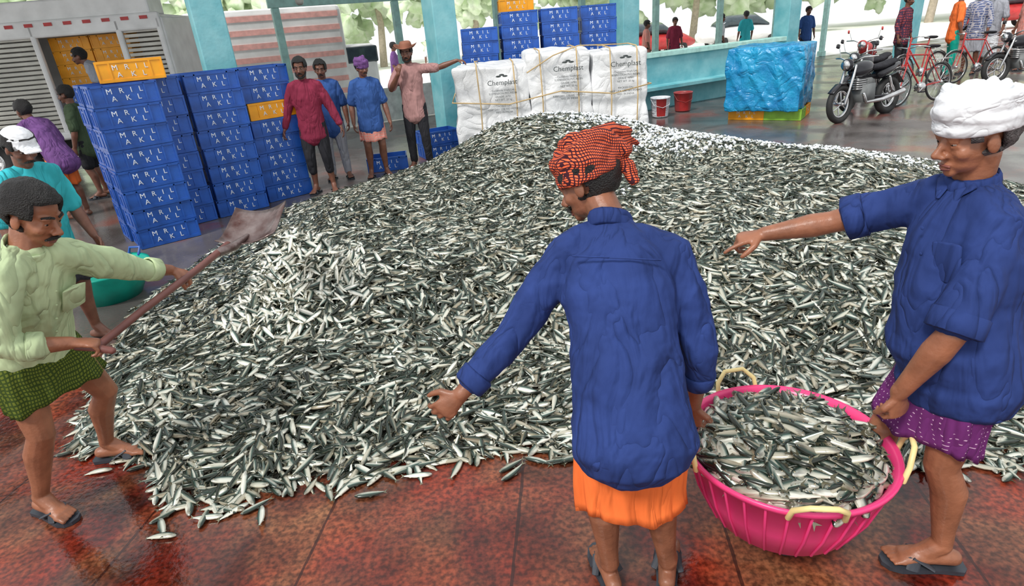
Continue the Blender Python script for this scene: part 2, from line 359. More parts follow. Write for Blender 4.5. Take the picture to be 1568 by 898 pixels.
def stand(P,ang,h=1.7,lean=0,**o):
    a=math.radians(ang);f=V((math.cos(a),math.sin(a),0));l=V((-math.sin(a),math.cos(a),0));P=V((P[0],P[1],0));k=h/1.7
    def X(t): return P+(f*t[0]+l*t[1])*k+V((0,0,t[2]*k))
    d=dict(pel=(0,0,.90),neck=(.01+lean,0,1.41-lean*.3),head=(.04+lean*1.2,0,1.575-lean*.4),Ls=(lean*.9,.165,1.355-lean*.3),Rs=(lean*.9,-.165,1.355-lean*.3),
      Le=(-.01+lean*.8,.235,1.07-lean*.2),Re=(-.01+lean*.8,-.235,1.07-lean*.2),Lw=(.06+lean,.25,.83),Rw=(.06+lean,-.25,.83),
      Lk=(.03,.11,.48),Rk=(.03,-.10,.48),La=(-.02,.12,.09),Ra=(-.02,-.11,.09))
    hf=o.pop('hf',(1,0,-.1));hands={q:o.pop(q) for q in ('Lhd','Lhn','Rhd','Rhn') if q in o}
    d.update(o);J={q:X(v) for q,v in d.items()}
    J['hf']=f*hf[0]+l*hf[1]+V((0,0,hf[2]));J['hu']=V((0,0,1))+f*.1
    J['Lt']=f+l*.25;J['Rt']=f-l*.25
    J.setdefault('Lhn',-l);J.setdefault('Rhn',l)
    for q,v in hands.items(): J[q]=f*v[0]+l*v[1]+V((0,0,v[2]))
    return J
def hw_wrap(mt,big=1.0,knot=None,voxel=.007,lump=.012,style=0,dz=0):
    def fn(root,H0,HA,C,hr,hf,hu):
        def H(r,f,u): return H0(r,f,u+dz*(1+f*9 if f>-.1 else .1))
        bm=bmesh.new();ell(bm,H(0,-.018,.058),HA(.088*big,.106*big,.080*big),24,16)
        S=[(.035,.18,1.0,.024),(.058,-.15,1.02,.026),(.082,.22,.96,.026),(.105,-.1,.80,.028),(.125,.1,.55,.028),(.045,-.3,1.0,.02),(.07,.35,1.0,.02)]
        if style: S=[(.034,.05,1.0,.016),(.048,.22,1.03,.019),(.062,-.10,1.05,.022),(.076,.2,1.03,.022),(.090,.05,.95,.024),(.102,.15,.80,.026),(.052,-.25,1.02,.014),(.070,.35,1.0,.014),(.110,.0,.55,.03),(.112,.1,.25,.03)]
        for i,(u,til,r,tw) in enumerate(S):
            pts=[]
            for k in range(41):
                a=2*math.pi*k/40;pts.append(H(math.cos(a)*.088*r*big,-.018+math.sin(a)*.106*r*big,u+til*.12*math.cos(a+i)+.004*math.sin(3*a+i)))
            tube(bm,pts,[(tw*big*(.9+.15*math.sin(2*math.pi*k/40*3+i)),tw*.5*big) for k in range(41)],8,ref=hu,cap=False)
        if knot:
            for kp in knot: tube(bm,[H(*p) for p in kp[0]],kp[1],10)
        mk('turban',bm,M[mt],root,voxel=voxel,sm=1,disp=[(lump,.04)])
    return fn
def hw_hat(root,H,HA,C,hr,hf,hu):
    bm=bmesh.new();n=32;rings=[]
    for (r,u,side) in [(.185,.075,.05),(.15,.062,.02),(.105,.058,0),(.098,.075,0),(.092,.13,0),(.075,.16,0),(.03,.15,0),(.001,.145,0)]:
        rings.append([bm.verts.new(H(math.cos(a)*r*.9,-.01+math.sin(a)*r,u+side*abs(math.cos(a))**2)) for a in [2*math.pi*k/n for k in range(n)]])
    for i in range(len(rings)-1):
        for k in range(n): bm.faces.new((rings[i][k],rings[i][(k+1)%n],rings[i+1][(k+1)%n],rings[i+1][k]))
    mk('cowboy_hat',bm,M['straw'],root,solid=.005,subs=1)
def hw_cap(root,H,HA,C,hr,hf,hu):
    bm=bmesh.new();ell(bm,H(0,-.016,.05),HA(.090,.110,.082),20,14);tube(bm,[H(0,.06,.045),H(0,.15,.028)],[(.075,.010),(.055,.008)],12,ref=hr);mk('cap',bm,M['white'],root,voxel=.008,sm=2)
def det_shirt(mt,back=False):
    def fn(root,pel,tor,neck,W,fw,up,gw):
        bm=bmesh.new()
        if back:
            tube(bm,[pel+tor*.80-fw*.120+W*x-fw*(.012-.45*x*x) for x in (-.13,-.1,-.05,0,.05,.1,.13)],[(.003,.003)]*7,6)
            mk('yoke_seam',bm,M[mt],root);return
        for sgn in (1,-1):
            c=neck+fw*.072+W*sgn*.03+up*.0
            tube(bm,[neck+W*sgn*.055+fw*.045+up*.025,c,c+fw*.014-up*.03],[(.020,.005),(.020,.005),(.006,.003)],8,ref=W)
        pk=pel+tor*.66+fw*(.139*gw)-W*.085
        tube(bm,[pk+up*.05,pk-up*.06],[(.052,.008)]*2,12,ref=W)
        for k in range(5): ell(bm,pel+tor*(.2+.15*k)+fw*(.148*gw),(W*.006,fw*.004,up*.006),8,6)
        mk('collar_pocket_buttons',bm,M[mt],root,disp=[(.006,.05)])
    return fn

Jc=dict(pel=V((.345,1.61,.84)),neck=V((.335,1.85,1.325)),head=V((.278,1.96,1.447)),Ls=V((.180,1.85,1.245)),Rs=V((.530,1.785,1.22)),
 Le=V((-.01,1.80,.99)),Lw=V((-.20,1.71,.835)),Re=V((.60,1.71,.92)),Rw=V((.605,1.77,.675)),
 Lk=V((.25,1.66,.44)),Rk=V((.45,1.64,.44)),La=V((.275,1.62,.095)),Ra=V((.485,1.61,.095)),Lt=V((-.12,1,0)),Rt=V((.3,1,0)),
 hf=V((-.78,.5,-.42)),hu=V((-.1,.25,1)),Lhn=V((.1,.9,-.1)),Lhd=V((-.75,-.1,-.6)),Rhd=V((.0,.1,-1)),Rhn=V((.6,.6,0)))
knot=[([(.02,-.06,.11),(.07,-.10,.09),(.10,-.13,.06)],[.035,.034,.02]),([(.0,-.08,.13),(.06,-.12,.13),(.11,-.15,.115)],[.03,.028,.014]),([(.02,-.10,.05),(.04,-.135,.0),(.045,-.14,-.05)],[(.03,.02),(.028,.014),(.02,.01)]),([(-.03,-.06,.13),(.0,-.12,.11),(.03,-.15,.05)],[.03,.03,.025]),
 ([(.05,-.08,.14),(.10,-.10,.15),(.13,-.11,.13)],[.02,.018,.008]),([(.06,-.12,.09),(.11,-.14,.09),(.14,-.15,.07)],[.018,.015,.008])]
person('man_in_orange_turban',Jc,'skin',.006,'navy',(1.78,1.5),('lungi','orange',.37),'hair',hw_wrap('turbano',1.0,knot,.006,.012,0,.006),curl=(.45,.85),girth=1.02,hem=-.17,details=det_shirt('navy',True))
Jr=dict(pel=V((1.44,1.68,.86)),neck=V((1.425,1.77,1.385)),head=V((1.385,1.76,1.545)),Ls=V((1.415,1.615,1.30)),Rs=V((1.375,1.93,1.30)),
 Le=V((1.285,1.54,1.01)),Lw=V((1.215,1.61,.765)),Re=V((1.17,2.06,1.205)),Rw=V((.955,2.13,1.155)),
 Lk=V((1.42,1.60,.46)),La=V((1.475,1.58,.095)),Rk=V((1.36,1.82,.48)),Ra=V((1.12,1.74,.095)),Lt=V((-1,.22,0)),Rt=V((-1,-.1,0)),
 hf=V((-1,.04,-.20)),hu=V((-.1,0,1)),Lhd=V((.20,.02,-1)),Lhn=V((-.3,.9,0)),Rhd=V((-.95,.15,-.2)),Rhn=V((0,.2,-1)),Wp=V((.2,1,0)))
person('man_in_white_turban',Jr,'skin2',.006,'navy',(.88,.70),('lungi','purple',.55),'hairgrey',hw_wrap('white',1.03,[([(.05,-.1,.02),(.06,-.11,-.03)],[(.03,.02),(.02,.01)])],.005,.004,1,.008),curl=(.95,.3),point=(False,True),girth=1.08,hem=-.10,belly=.03,beard=None,details=det_shirt('navy'))
Jl=dict(pel=V((-2.10,2.38,.85)),neck=V((-1.865,2.27,1.285)),head=V((-1.80,2.30,1.42)),Ls=V((-1.80,2.42,1.21)),Rs=V((-1.89,2.13,1.235)),
 Le=V((-1.74,2.66,1.05)),Lw=V((-1.67,2.84,.965)),Re=V((-1.93,2.06,.98)),Rw=V((-1.76,2.18,.925)),
 Lk=V((-2.03,2.58,.46)),La=V((-2.19,2.66,.095)),Rk=V((-2.12,2.25,.46)),Ra=V((-2.27,2.27,.095)),Lt=V((1,.1,0)),Rt=V((.8,-.35,0)),
 hf=V((.92,-.12,-.42)),hu=V((.35,0,1)),Lhd=V((.4,.25,-.35)),Lhn=V((.3,.3,-.7)),Rhd=V((.75,.35,-.25)),Rhn=V((.2,.1,-.9)))
person('man_with_shovel',Jl,'skin2',.006,'lightgreen',(1.55,1.5),('lungi','olive',.60),'hair',None,curl=(.9,.9),girth=1.0,hem=-.05,details=det_shirt('lightgreen'))
# shovel
e=empty('shovel',(-1.6,2.9,0));bm=bmesh.new();tube(bm,[(-1.69,2.20,.885),(-1.655,2.5,.905),(-1.60,2.95,.92),(-1.58,3.3,.93)],[.017,.017,.018,.019],12)
tube(bm,[(-1.76,2.19,.90),(-1.69,2.20,.885),(-1.63,2.20,.865)],[.014,.016,.014],10);mk('handle',bm,M['wood'],e)
bm=bmesh.new();g=[]
for j in range(9):
    row=[]
    for i in range(9):
        u=(i/8-.5);v=j/8;wd=.35*(1-.06*v);row.append(bm.verts.new(V((-1.50+u*wd+.05*v,3.32+v*.25-u*.06,.865+.17*v+.16*u*u+.03*u+(.05*(1-v)**6)))))
    g.append(row)
for j in range(8):
    for i in range(8): bm.faces.new((g[j][i],g[j][i+1],g[j+1][i+1],g[j+1][i]))
mk('blade',bm,M['steel'],e,solid=.007)
tb=bmesh.new();tube(tb,[(-1.585,3.18,.925),(-1.55,3.30,.915),(-1.51,3.42,.935)],[.024,.026,.014],12);mk('socket',tb,M['steel'],e)
# background men
person('man_in_maroon_hoodie',stand((-2.46,8.35),-85,1.76,Le=(-.02,.27,1.08),Lw=(.03,.36,.84),Re=(-.02,-.27,1.08),Rw=(.05,-.34,.86)),'skin3',.010,'maroon',(1.85,1.85),('trousers','black',.3),'hair',curl=(.3,.5),beard=True)
person('man_in_blue_shirt',stand((-2.42,9.15),-80,1.68),'skin3',.011,'blueshirt',(.9,.9),('trousers','grey',.1),'hair')
person('man_in_purple_turban',stand((-1.82,9.05),-75,1.66,hf=(1,.3,-.1),Lw=(.12,.27,.80)),'skin3',.010,'blueshirt',(.85,.85),('lungi','pink',.55),'hair',hw_wrap('violet',1.0,None,.009))
Jh=stand((-1.22,9.45),-95,1.80,Le=(.0,.42,1.36),Lw=(.02,.68,1.43),Lhd=(.1,.9,-.1),Lhn=(0,0,-1),Re=(.10,-.27,1.12),Rw=(.20,-.11,1.33),Rhd=(0,.2,1),Rhn=(-.8,.2,0))
person('man_in_cowboy_hat',Jh,'skin3',.010,'mauve',(.85,.85),('trousers','black',.12),'hair',hw_hat,beard=True)
person('man_in_teal_shirt',stand((-3.2,4.1),-25,1.62,lean=.1,hf=(1,-.1,-.4)),'skin3',.009,'teal',(.9,.9),('lungi','black',.5),'hair',hw_cap,sandals=False)
person('man_in_violet_shirt',stand((-5.75,8.15),-200,1.62,lean=.25,Lw=(.4,.2,.85),Rw=(.4,-.2,.85)),'skin3',.011,'violet',(.9,.9),('lungi','orange',.45),'hair',sandals=False)
person('man_in_green_shirt',stand((-6.1,9.3),-170,1.62),'skin3',.011,'darkgreen',(.9,.9),('trousers','black',.5),'hair')
for nm,p,an,hh,sh,sl,bt in [('man_in_red_plaid_shirt',(9.75,15.3),-60,1.85,'redplaid',1.6,('trousers','black',.1)),('man_in_orange_shirt',(10.5,14.6),-20,1.9,'orange',.9,('trousers','tealpl',.1)),
     ('man_in_blue_plaid_shirt',(11.2,14.9),-150,1.88,'blueplaid',1.6,('lungi','grey',.5)),('man_in_grey_shirt',(11.9,15.3),-160,1.85,'grey',.9,('lungi','white',.3)),('man_in_pink_shirt',(12.3,14.8),170,1.85,'pink',.9,('lungi','white',.4))]:
    person(nm,stand(p,an,hh),'skin3',.014,sh,(sl,sl),bt,'hair')
# ------------------------------------------------------------ fish
def fish_mesh(name,bend,matr):
    bm=bmesh.new();cl=bm.verts.layers.float_color.new('Col');n=14
    prof=[(-.5,.012,.012),(-.485,.035,.022),(-.44,.062,.040),(-.37,.085,.052),(-.26,.101,.058),(-.1,.108,.060),(.06,.097,.053),(.2,.071,.038),(.31,.043,.022),(.375,.027,.013),(.40,.028,.010)]
    rings=[]
    for (x,h,w) in prof:
        off=bend*(x*x)*1.2+bend*.4*x;ring=[]
        for k in range(n):
            a=2*math.pi*k/n;z=math.sin(a);y=math.cos(a)
            v=bm.verts.new((x,y*w+off,z*h-.01*(z<0)))
            t=z
            if t>.7:c=(.030,.040,.032)
            elif t>.4:c=(.045,.095,.080)
            elif t>.05:c=(.13,.23,.19)
            elif t>-.3:c=(.54,.56,.51)
            elif t>-.8:c=(.74,.73,.67)
            else:c=(.76,.73,.64)
            if x<-.40:c=tuple(q*.55 for q in c)
            if abs(x+.37)<.01 and abs(z)<.6:c=tuple(q*.55 for q in c)
            v[cl]=(*c,1);ring.append(v)
        rings.append(ring)
    for i in range(len(rings)-1):
        for k in range(n): bm.faces.new((rings[i][k],rings[i][(k+1)%n],rings[i+1][(k+1)%n],rings[i+1][k]))
    bm.faces.new(rings[0][::-1]);bm.faces.new(rings[-1])
    def O(x,z): return (x,bend*(x*x)*1.2+bend*.4*x,z)
    def fin(ps,c):
        vs=[bm.verts.new(O(*p)) for p in ps]
        for v in vs:v[cl]=(*c,1)
        bm.faces.new(vs)
    fin([(.38,.0),(.40,.03),(.52,.105),(.455,.0)],(.17,.16,.11));fin([(.38,.0),(.455,.0),(.52,-.105),(.40,-.03)],(.18,.17,.12))
    fin([(-.08,.10),(0,.15),(.08,.09)],(.08,.09,.07));fin([(.12,-.085),(.2,-.11),(.26,-.055)],(.35,.34,.28))
    for sg in (1,-1):
        c=O(-.43,.012);vs=ell(bm,(c[0],c[1]+sg*.039,c[2]),(V((.020,0,0)),V((0,.008,0)),V((0,0,.020))),8,6)
        for v in vs:v[cl]=(.5,.42,.28,1)
        vs=ell(bm,(c[0],c[1]+sg*.045,c[2]),(V((.011,0,0)),V((0,.006,0)),V((0,0,.011))),6,5)
        for v in vs:v[cl]=(.005,.005,.005,1)
    bmesh.ops.recalc_face_normals(bm,faces=bm.faces)
    me=bpy.data.meshes.new(name);bm.to_mesh(me);bm.free();me.polygons.foreach_set('use_smooth',[True]*len(me.polygons));me.materials.append(matr)
    return bpy.data.objects.new(name,me)
def fish_mat(nm,lo,mid,hi,rough):
    m=bpy.data.materials.new(nm);m.use_nodes=True;nt=m.node_tree;N=nt.nodes;L=nt.links;b=N['Principled BSDF']
    at=N.new('ShaderNodeAttribute');at.attribute_name='Col';oi=N.new('ShaderNodeObjectInfo')
    cr=N.new('ShaderNodeValToRGB');cr.color_ramp.elements[0].color=(*lo,1);cr.color_ramp.elements[1].color=(*hi,1)
    e2=cr.color_ramp.elements.new(.35);e2.color=(*mid,1);L.new(oi.outputs['Random'],cr.inputs[0])
    vm=N.new('ShaderNodeVectorMath');vm.operation='MULTIPLY';L.new(at.outputs['Color'],vm.inputs[0]);L.new(cr.outputs[0],vm.inputs[1]);L.new(vm.outputs[0],b.inputs['Base Color'])
    b.inputs['Roughness'].default_value=rough;b.inputs['Metallic'].default_value=.35;b.inputs['Specular IOR Level'].default_value=.8;return m
FM=fish_mat('sardine_skin',(.48,.42,.32),(.76,.75,.67),(1.10,1.12,1.08),.20);FM2=fish_mat('sardine_skin_brightened',(.95,.95,.92),(1.2,1.2,1.15),(1.35,1.35,1.3),.18)  # second skin is a lit copy, brightness put into its colour
fcol=bpy.data.collections.new('sardines_source');fcol2=bpy.data.collections.new('brightened_sardines_source')
for i,bd in enumerate([0,.12,-.12,.25,-.22,.05]): fcol.objects.link(fish_mesh('sardine',bd,FM));fcol2.objects.link(fish_mesh('sardine',bd,FM2))
icecol=bpy.data.collections.new('ice_source')
for i in range(3):
    bm=bmesh.new();bmesh.ops.create_icosphere(bm,subdivisions=1,radius=1)
    for v in bm.verts:v.co*=random.uniform(.6,1.2)
    me=bpy.data.meshes.new('ice_chip');bm.to_mesh(me);bm.free();me.materials.append(M['ice']);icecol.objects.link(bpy.data.objects.new('ice_chip',me))
def scatter(name,pts,rots,scl,coll,parent=None):
    me=bpy.data.meshes.new(name);me.from_pydata([tuple(p) for p in pts],[],[])
    a=me.attributes.new('rot','FLOAT_VECTOR','POINT');a.data.foreach_set('vector',np.array(rots,dtype=np.float32).ravel())
    a=me.attributes.new('scl','FLOAT','POINT');a.data.foreach_set('value',np.array(scl,dtype=np.float32))
    ob=bpy.data.objects.new(name,me);COL.objects.link(ob)
    if parent is not None: ob.parent=parent;ob.matrix_parent_inverse=Matrix.Translation(-parent.location)
    g=bpy.data.node_groups.new(name+'_gn','GeometryNodeTree');g.interface.new_socket('Geometry',in_out='INPUT',socket_type='NodeSocketGeometry');g.interface.new_socket('Geometry',in_out='OUTPUT',socket_type='NodeSocketGeometry')
    n=g.nodes;gi=n.new('NodeGroupInput');go=n.new('NodeGroupOutput');ip=n.new('GeometryNodeInstanceOnPoints');ci=n.new('GeometryNodeCollectionInfo')
    ci.inputs['Collection'].default_value=coll;ci.inputs['Separate Children'].default_value=True;ci.inputs['Reset Children'].default_value=True
    r=n.new('GeometryNodeInputNamedAttribute');r.data_type='FLOAT_VECTOR';r.inputs['Name'].default_value='rot'
    s=n.new('GeometryNodeInputNamedAttribute');s.data_type='FLOAT';s.inputs['Name'].default_value='scl'
    er=n.new('FunctionNodeEulerToRotation')
    l=g.links;l.new(gi.outputs[0],ip.inputs['Points']);l.new(ci.outputs[0],ip.inputs['Instance']);ip.inputs['Pick Instance'].default_value=True
    l.new(r.outputs['Attribute'],er.inputs[0]);l.new(er.outputs[0],ip.inputs['Rotation']);l.new(s.outputs['Attribute'],ip.inputs['Scale']);l.new(ip.outputs[0],go.inputs[0])
    md=ob.modifiers.new('instances','NODES');md.node_group=g;return ob
POLY=np.array([(-2.45,2.75),(-1.98,2.60),(-1.65,2.25),(-1.27,2.30),(-.84,2.32),(-.53,2.40),(-.18,2.43),(.14,2.42),(.8,2.3),(1.4,2.2),(1.84,2.08),(2.1,2.10),(2.6,2.15),(3.6,2.6),(4.8,4),(5.3,5.5),(5.2,7),(4.6,8.3),(3.4,9.1),(2.4,9.9),(-.5,9.9),(-.85,9.55),(-1.9,8.6),(-2.75,7.55),(-3.05,6.2),(-3.12,4.63),(-2.72,3.39)])
def sdist(P):
    P=np.asarray(P);d=np.full(len(P),1e9);ins=np.zeros(len(P),bool);n=len(POLY)
    for i in range(n):
        a=POLY[i];b=POLY[(i+1)%n];ab=b-a;t=np.clip(((P-a)@ab)/(ab@ab),0,1);q=a+t[:,None]*ab;d=np.minimum(d,np.hypot(*(P-q).T))
        c=((a[1]>P[:,1])!=(b[1]>P[:,1]))&(P[:,0]<(b[0]-a[0])*(P[:,1]-a[1])/(b[1]-a[1]+1e-12)+a[0]);ins^=c
    return np.where(ins,d,-d)
def hgt(P):
    P=np.asarray(P,float);d=np.maximum(sdist(P),0);s=np.clip(d/1.9,0,1);s=s*s*(3-2*s)
    x,y=P[:,0],P[:,1]
    h=.05*(1-np.exp(-d/.08))+.30*s
    edge=1-np.exp(-d/.25)
    h+=edge*(.52*np.exp(-(((x-.8)/1.5)**2+((y-9.2)/1.6)**2))+.16*np.exp(-(((x+1.52)/.30)**2+((y-4.05)/.30)**2)))
    h+=s*.03*(np.sin(x*2.3+y)+np.sin(y*2.9-x*1.3+1))
    return h
gx=np.arange(-3.3,5.5,.08);gy=np.arange(2.0,9.58,.08);GX,GY=np.meshgrid(gx,gy);PP=np.stack([GX.ravel(),GY.ravel()],1);HH=hgt(PP)-.03;DD=sdist(PP)
bm=bmesh.new();vv=[bm.verts.new((p[0],p[1],max(h,-.02))) for p,h in zip(PP,HH)];nx=len(gx)
for j in range(len(gy)-1):
    for i in range(nx-1):
        q=[j*nx+i,j*nx+i+1,(j+1)*nx+i+1,(j+1)*nx+i]
        if max(DD[k] for k in q)>.03: bm.faces.new([vv[k] for k in q])
bmesh.ops.delete(bm,geom=[v for v in bm.verts if not v.link_faces],context='VERTS')
pile=empty('sardine_pile',(0,5,0))
mk('pile_core',bm,mat('fish_mass_gap_shade',(.05,.05,.04),.4,0,.4,30,.6,60,col2=(.16,.15,.12)),pile)  # core painted dark so the gaps between fish look shaded
def fish_rot(nrm,yaw,roll,pitch):
    z=V(nrm).normalized();x=V((math.cos(yaw),math.sin(yaw),0));x=(x-z*x.dot(z)).normalized();y=z.cross(x)
    R=Matrix((x,y,z)).transposed()@Matrix.Rotation(pitch,3,'Y')@Matrix.Rotation(roll,3,'X');return R.to_euler()
NF=82000
P=np.random.rand(NF,2)*np.array([8.9,8.0])+np.array([-3.4,1.9]);d=sdist(P)
nzv=np.array([noise.noise(V((p[0]*3.2,p[1]*3.2,3))) for p in P])
thr=-.02-.16*np.clip(nzv,0,1)*(np.random.rand(len(P))<.45)
K=(d>thr)&(P[:,1]<9.5);P=P[K];d=d[K];NF=len(P)
h=hgt(P);ex=.02;hx=hgt(P+[ex,0]);hy=hgt(P+[0,ex]);pts=[];rots=[];scl=[]
for i in range(NF):
    x,y=P[i];nz=V((-(hx[i]-h[i])/ex,-(hy[i]-h[i])/ex,1))
    yaw=noise.noise(V((x*1.3,y*1.3,0)))*4.5+random.gauss(0,.7)+(math.pi if random.random()<.5 else 0)
    if d[i]<0:
        pts.append((x,y,.014));rots.append(fish_rot((0,0,1),yaw,random.choice((1,-1))*1.5,0));scl.append(random.gauss(.15,.012));continue
    q=random.random();roll=random.choice((1,-1))*(random.gauss(1.40,.38) if q<.62 else random.uniform(0,.9))
    pts.append((x,y,h[i]+random.uniform(-.015,.032)));rots.append(fish_rot(nz,yaw,roll,random.gauss(0,.17)));scl.append(random.gauss(.150,.015))
for k in range(34):
    x=random.uniform(-2.3,2.3);y=float(np.interp(x,[-2.4,-1.9,-1.6,-.5,.1,1.4,2.3],[2.7,2.5,2.2,2.33,2.35,2.12,2.02]))-abs(random.gauss(0,.07))
    pts.append((x,y,.014));rots.append(fish_rot((0,0,1),random.uniform(0,6),1.5,0));scl.append(.15)
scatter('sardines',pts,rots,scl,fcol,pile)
pts=[];rots=[];scl=[]
for k in range(1100):
    x=random.gauss(-1.50,.19);y=random.gauss(3.97,.22);w_=max(0,1-(((x+1.5)/.36)**2+((y-4.0)/.36)**2));z=float(hgt([(x,y)])[0])+random.uniform(.015,.05+.20*w_)
    nz=V((random.gauss(0,.35),-.45+random.gauss(0,.35),1))
    pts.append((x,y,z));rots.append(fish_rot(nz,random.gauss(-1.3,.9),random.choice((1,-1))*random.gauss(1.6,.3),random.gauss(0,.4)));scl.append(random.gauss(.165,.012))
scatter('brightened_sardines',pts,rots,scl,fcol2,pile)  # thrown clump, same fish with light painted into the skin colour
ip=[];ir=[];isc=[]
for (cx,cy,sx,sy,n) in [(.5,9.2,.8,.25,2600),(1.7,8.7,.5,.3,900),(3.3,7.9,1.0,.35,2600),(1.9,7.5,.35,.25,500),(4.4,7.1,.4,.5,700),(1.2,5.6,.08,.08,14),(2.2,8.9,.4,.2,700)]:
    q=np.random.randn(n,2)*[sx,sy]+[cx,cy];q=q[(sdist(q)>.02)&(q[:,1]<9.5)];hh=hgt(q)
    for p,z in zip(q,hh): ip.append((p[0],p[1],z+random.uniform(.01,.045)));ir.append((random.random()*6,random.random()*6,0));isc.append(random.uniform(.008,.028))
scatter('crushed_ice',ip,ir,isc,icecol,pile)
# ------------------------------------------------------------ pink basket
bc=V((.965,1.79,0));e=empty('pink_basket',(bc.x,bc.y,0));n=64;ks=.91
bm=bmesh.new();rings=[]
for (r,z) in [(.02,.17),(.24,.17),(.27,.185),(.33,.30),(.372,.43),(.385,.455),(.405,.468),(.412,.46),(.408,.445),(.392,.44),(.345,.29),(.285,.165),(.25,.15),(.02,.15)]:
    r*=ks;rings.append([bm.verts.new(bc+V((math.cos(2*math.pi*k/n)*r,math.sin(2*math.pi*k/n)*r,z))) for k in range(n)])
for i in range(len(rings)-1):
    for k in range(n): bm.faces.new((rings[i][k],rings[i][(k+1)%n],rings[i+1][(k+1)%n],rings[i+1][k]))
bm.faces.new(rings[0]);bm.faces.new(rings[-1][::-1])
for k in range(32):
    a=2*math.pi*k/32;c,s=math.cos(a)*ks,math.sin(a)*ks;tube(bm,[bc+V((c*.289,s*.289,.17)),bc+V((c*.348,s*.348,.29)),bc+V((c*.392,s*.392,.435))],[.005]*3,6)
mk('tub',bm,M['pinkpl'],e)
bm=bmesh.new()
for a0 in (181,-25,97,-100):
    a=math.radians(a0);o=V((math.cos(a),math.sin(a),0));w=V((-o.y,o.x,0));c=bc+o*.40*ks
    tube(bm,[c-w*.085+V((0,0,.44)),c-w*.08+o*.01+V((0,0,.50)),c-w*.04+o*.02+V((0,0,.555)),c+w*.04+o*.02+V((0,0,.555)),c+w*.08+o*.01+V((0,0,.50)),c+w*.085+V((0,0,.44))] if a0 in (181,-25) else [c-w*.085+V((0,0,.44)),c-w*.08+o*.02+V((0,0,.49)),c-w*.04+o*.045+V((0,0,.525)),c+w*.04+o*.045+V((0,0,.525)),c+w*.08+o*.02+V((0,0,.49)),c+w*.085+V((0,0,.44))],[.0095]*6,10)
mk('handles',bm,M['yellowpl'],e)
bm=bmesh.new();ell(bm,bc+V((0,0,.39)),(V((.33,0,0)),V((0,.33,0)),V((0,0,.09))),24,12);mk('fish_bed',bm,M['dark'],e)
pts=[];rots=[];scl=[]
for k in range(1050):
    r=.345*math.sqrt(random.random());a=random.random()*6.283;z=.405+.10*(1-(r/.36)**2)+random.uniform(-.01,.04)
    nz=V((math.cos(a)*r*.9,math.sin(a)*r*.9,1));yaw=random.gauss(2.2,.7)+(math.pi if random.random()<.5 else 0)
    if r>.27:yaw=a+1.57+random.gauss(0,.35)
    pts.append((bc.x+r*math.cos(a)*.90,bc.y+r*math.sin(a)*.90,z));rots.append(fish_rot(nz,yaw,random.choice((1,-1))*random.gauss(1.25,.45),random.gauss(0,.2)));scl.append(random.gauss(.180,.012))
scatter('basket_sardines',pts,rots,scl,fcol,e)
# teal basket
bc=V((-3.55,5.05,0));e=empty('teal_basket',bc);bm=bmesh.new();rings=[]
for (r,z) in [(.02,.02),(.22,.02),(.30,.16),(.345,.27),(.37,.28),(.365,.262),(.32,.15),(.235,.0),(.02,.0)]:
    rings.append([bm.verts.new(bc+V((math.cos(2*math.pi*k/n)*r,math.sin(2*math.pi*k/n)*r,z))) for k in range(n)])
for i in range(len(rings)-1):
    for k in range(n): bm.faces.new((rings[i][k],rings[i][(k+1)%n],rings[i+1][(k+1)%n],rings[i+1][k]))
for z,r in ((.07,.265),(.13,.30),(.2,.33)):
    tube(bm,[bc+V((math.cos(2*math.pi*k/32)*r,math.sin(2*math.pi*k/32)*r,z)) for k in range(33)],[.008]*33,6,cap=False)
mk('tub',bm,M['tealpl'],e)
bm=bmesh.new();tube(bm,[bc+V((-.36,0,.27)),bc+V((-.40,0,.33)),bc+V((-.38,.1,.34)),bc+V((-.34,.12,.27))],[.01]*4,8);tube(bm,[bc+V((.05,.33,.27)),bc+V((.06,.36,.33)),bc+V((.16,.35,.33)),bc+V((.15,.31,.27))],[.012]*4,8);mk('handle',bm,M['crate'],e)
# ------------------------------------------------------------ crates
def crate_mesh(name,body,text):
    bm=bmesh.new();X,Y,Z=.62,.42,.215
    box(bm,(0,0,.012),(X-.05,Y-.05,.02))
    for s in (1,-1):
        box(bm,(0,s*(Y/2-.012),Z/2),(X-.03,.012,Z-.01));box(bm,(s*(X/2-.012),0,Z/2),(.012,Y-.03,Z-.01))
        box(bm,(0,s*(Y/2-.008),Z-.014),(X,.018,.024));box(bm,(s*(X/2-.008),0,Z-.014),(.018,Y,.024))
        box(bm,(0,s*(Y/2-.008),.02),(X-.01,.016,.03));box(bm,(s*(X/2-.008),0,.02),(.016,Y-.01,.03))
        for i in (-1,-.62,.62,1): box(bm,(i*(X/2-.012),s*(Y/2-.006),Z/2),(.016,.014,Z-.02))
        for i in (-1,-.4,.4,1): box(bm,(s*(X/2-.006),i*(Y/2-.012),Z/2),(.014,.016,Z-.02))
        box(bm,(s*(X/2-.003),0,Z*.72),(.010,.13,.02))
    if text:
        add_mesh(bm,TXT,Matrix.Translation((0,-Y/2+.004,Z*.5))@Matrix.Rotation(math.radians(90),4,'X'),1)
        add_mesh(bm,TXT,Matrix.Translation((X/2-.003,0,Z*.5))@Matrix.Rotation(math.radians(90),4,'Z')@Matrix.Rotation(math.radians(90),4,'X')@Matrix.Scale(.62,4),1)
    me=bpy.data.meshes.new(name);bm.to_mesh(me);bm.free();me.materials.append(body);me.materials.append(M['letter']);return me
TXT=text_geo("M   R   I   L\nA    K   L",.072,.003)
CB=crate_mesh('crate_blue',M['crate'],True);CY=crate_mesh('crate_yellow',M['cratey'],True);CG=crate_mesh('crate_green',M['crateg'],False)
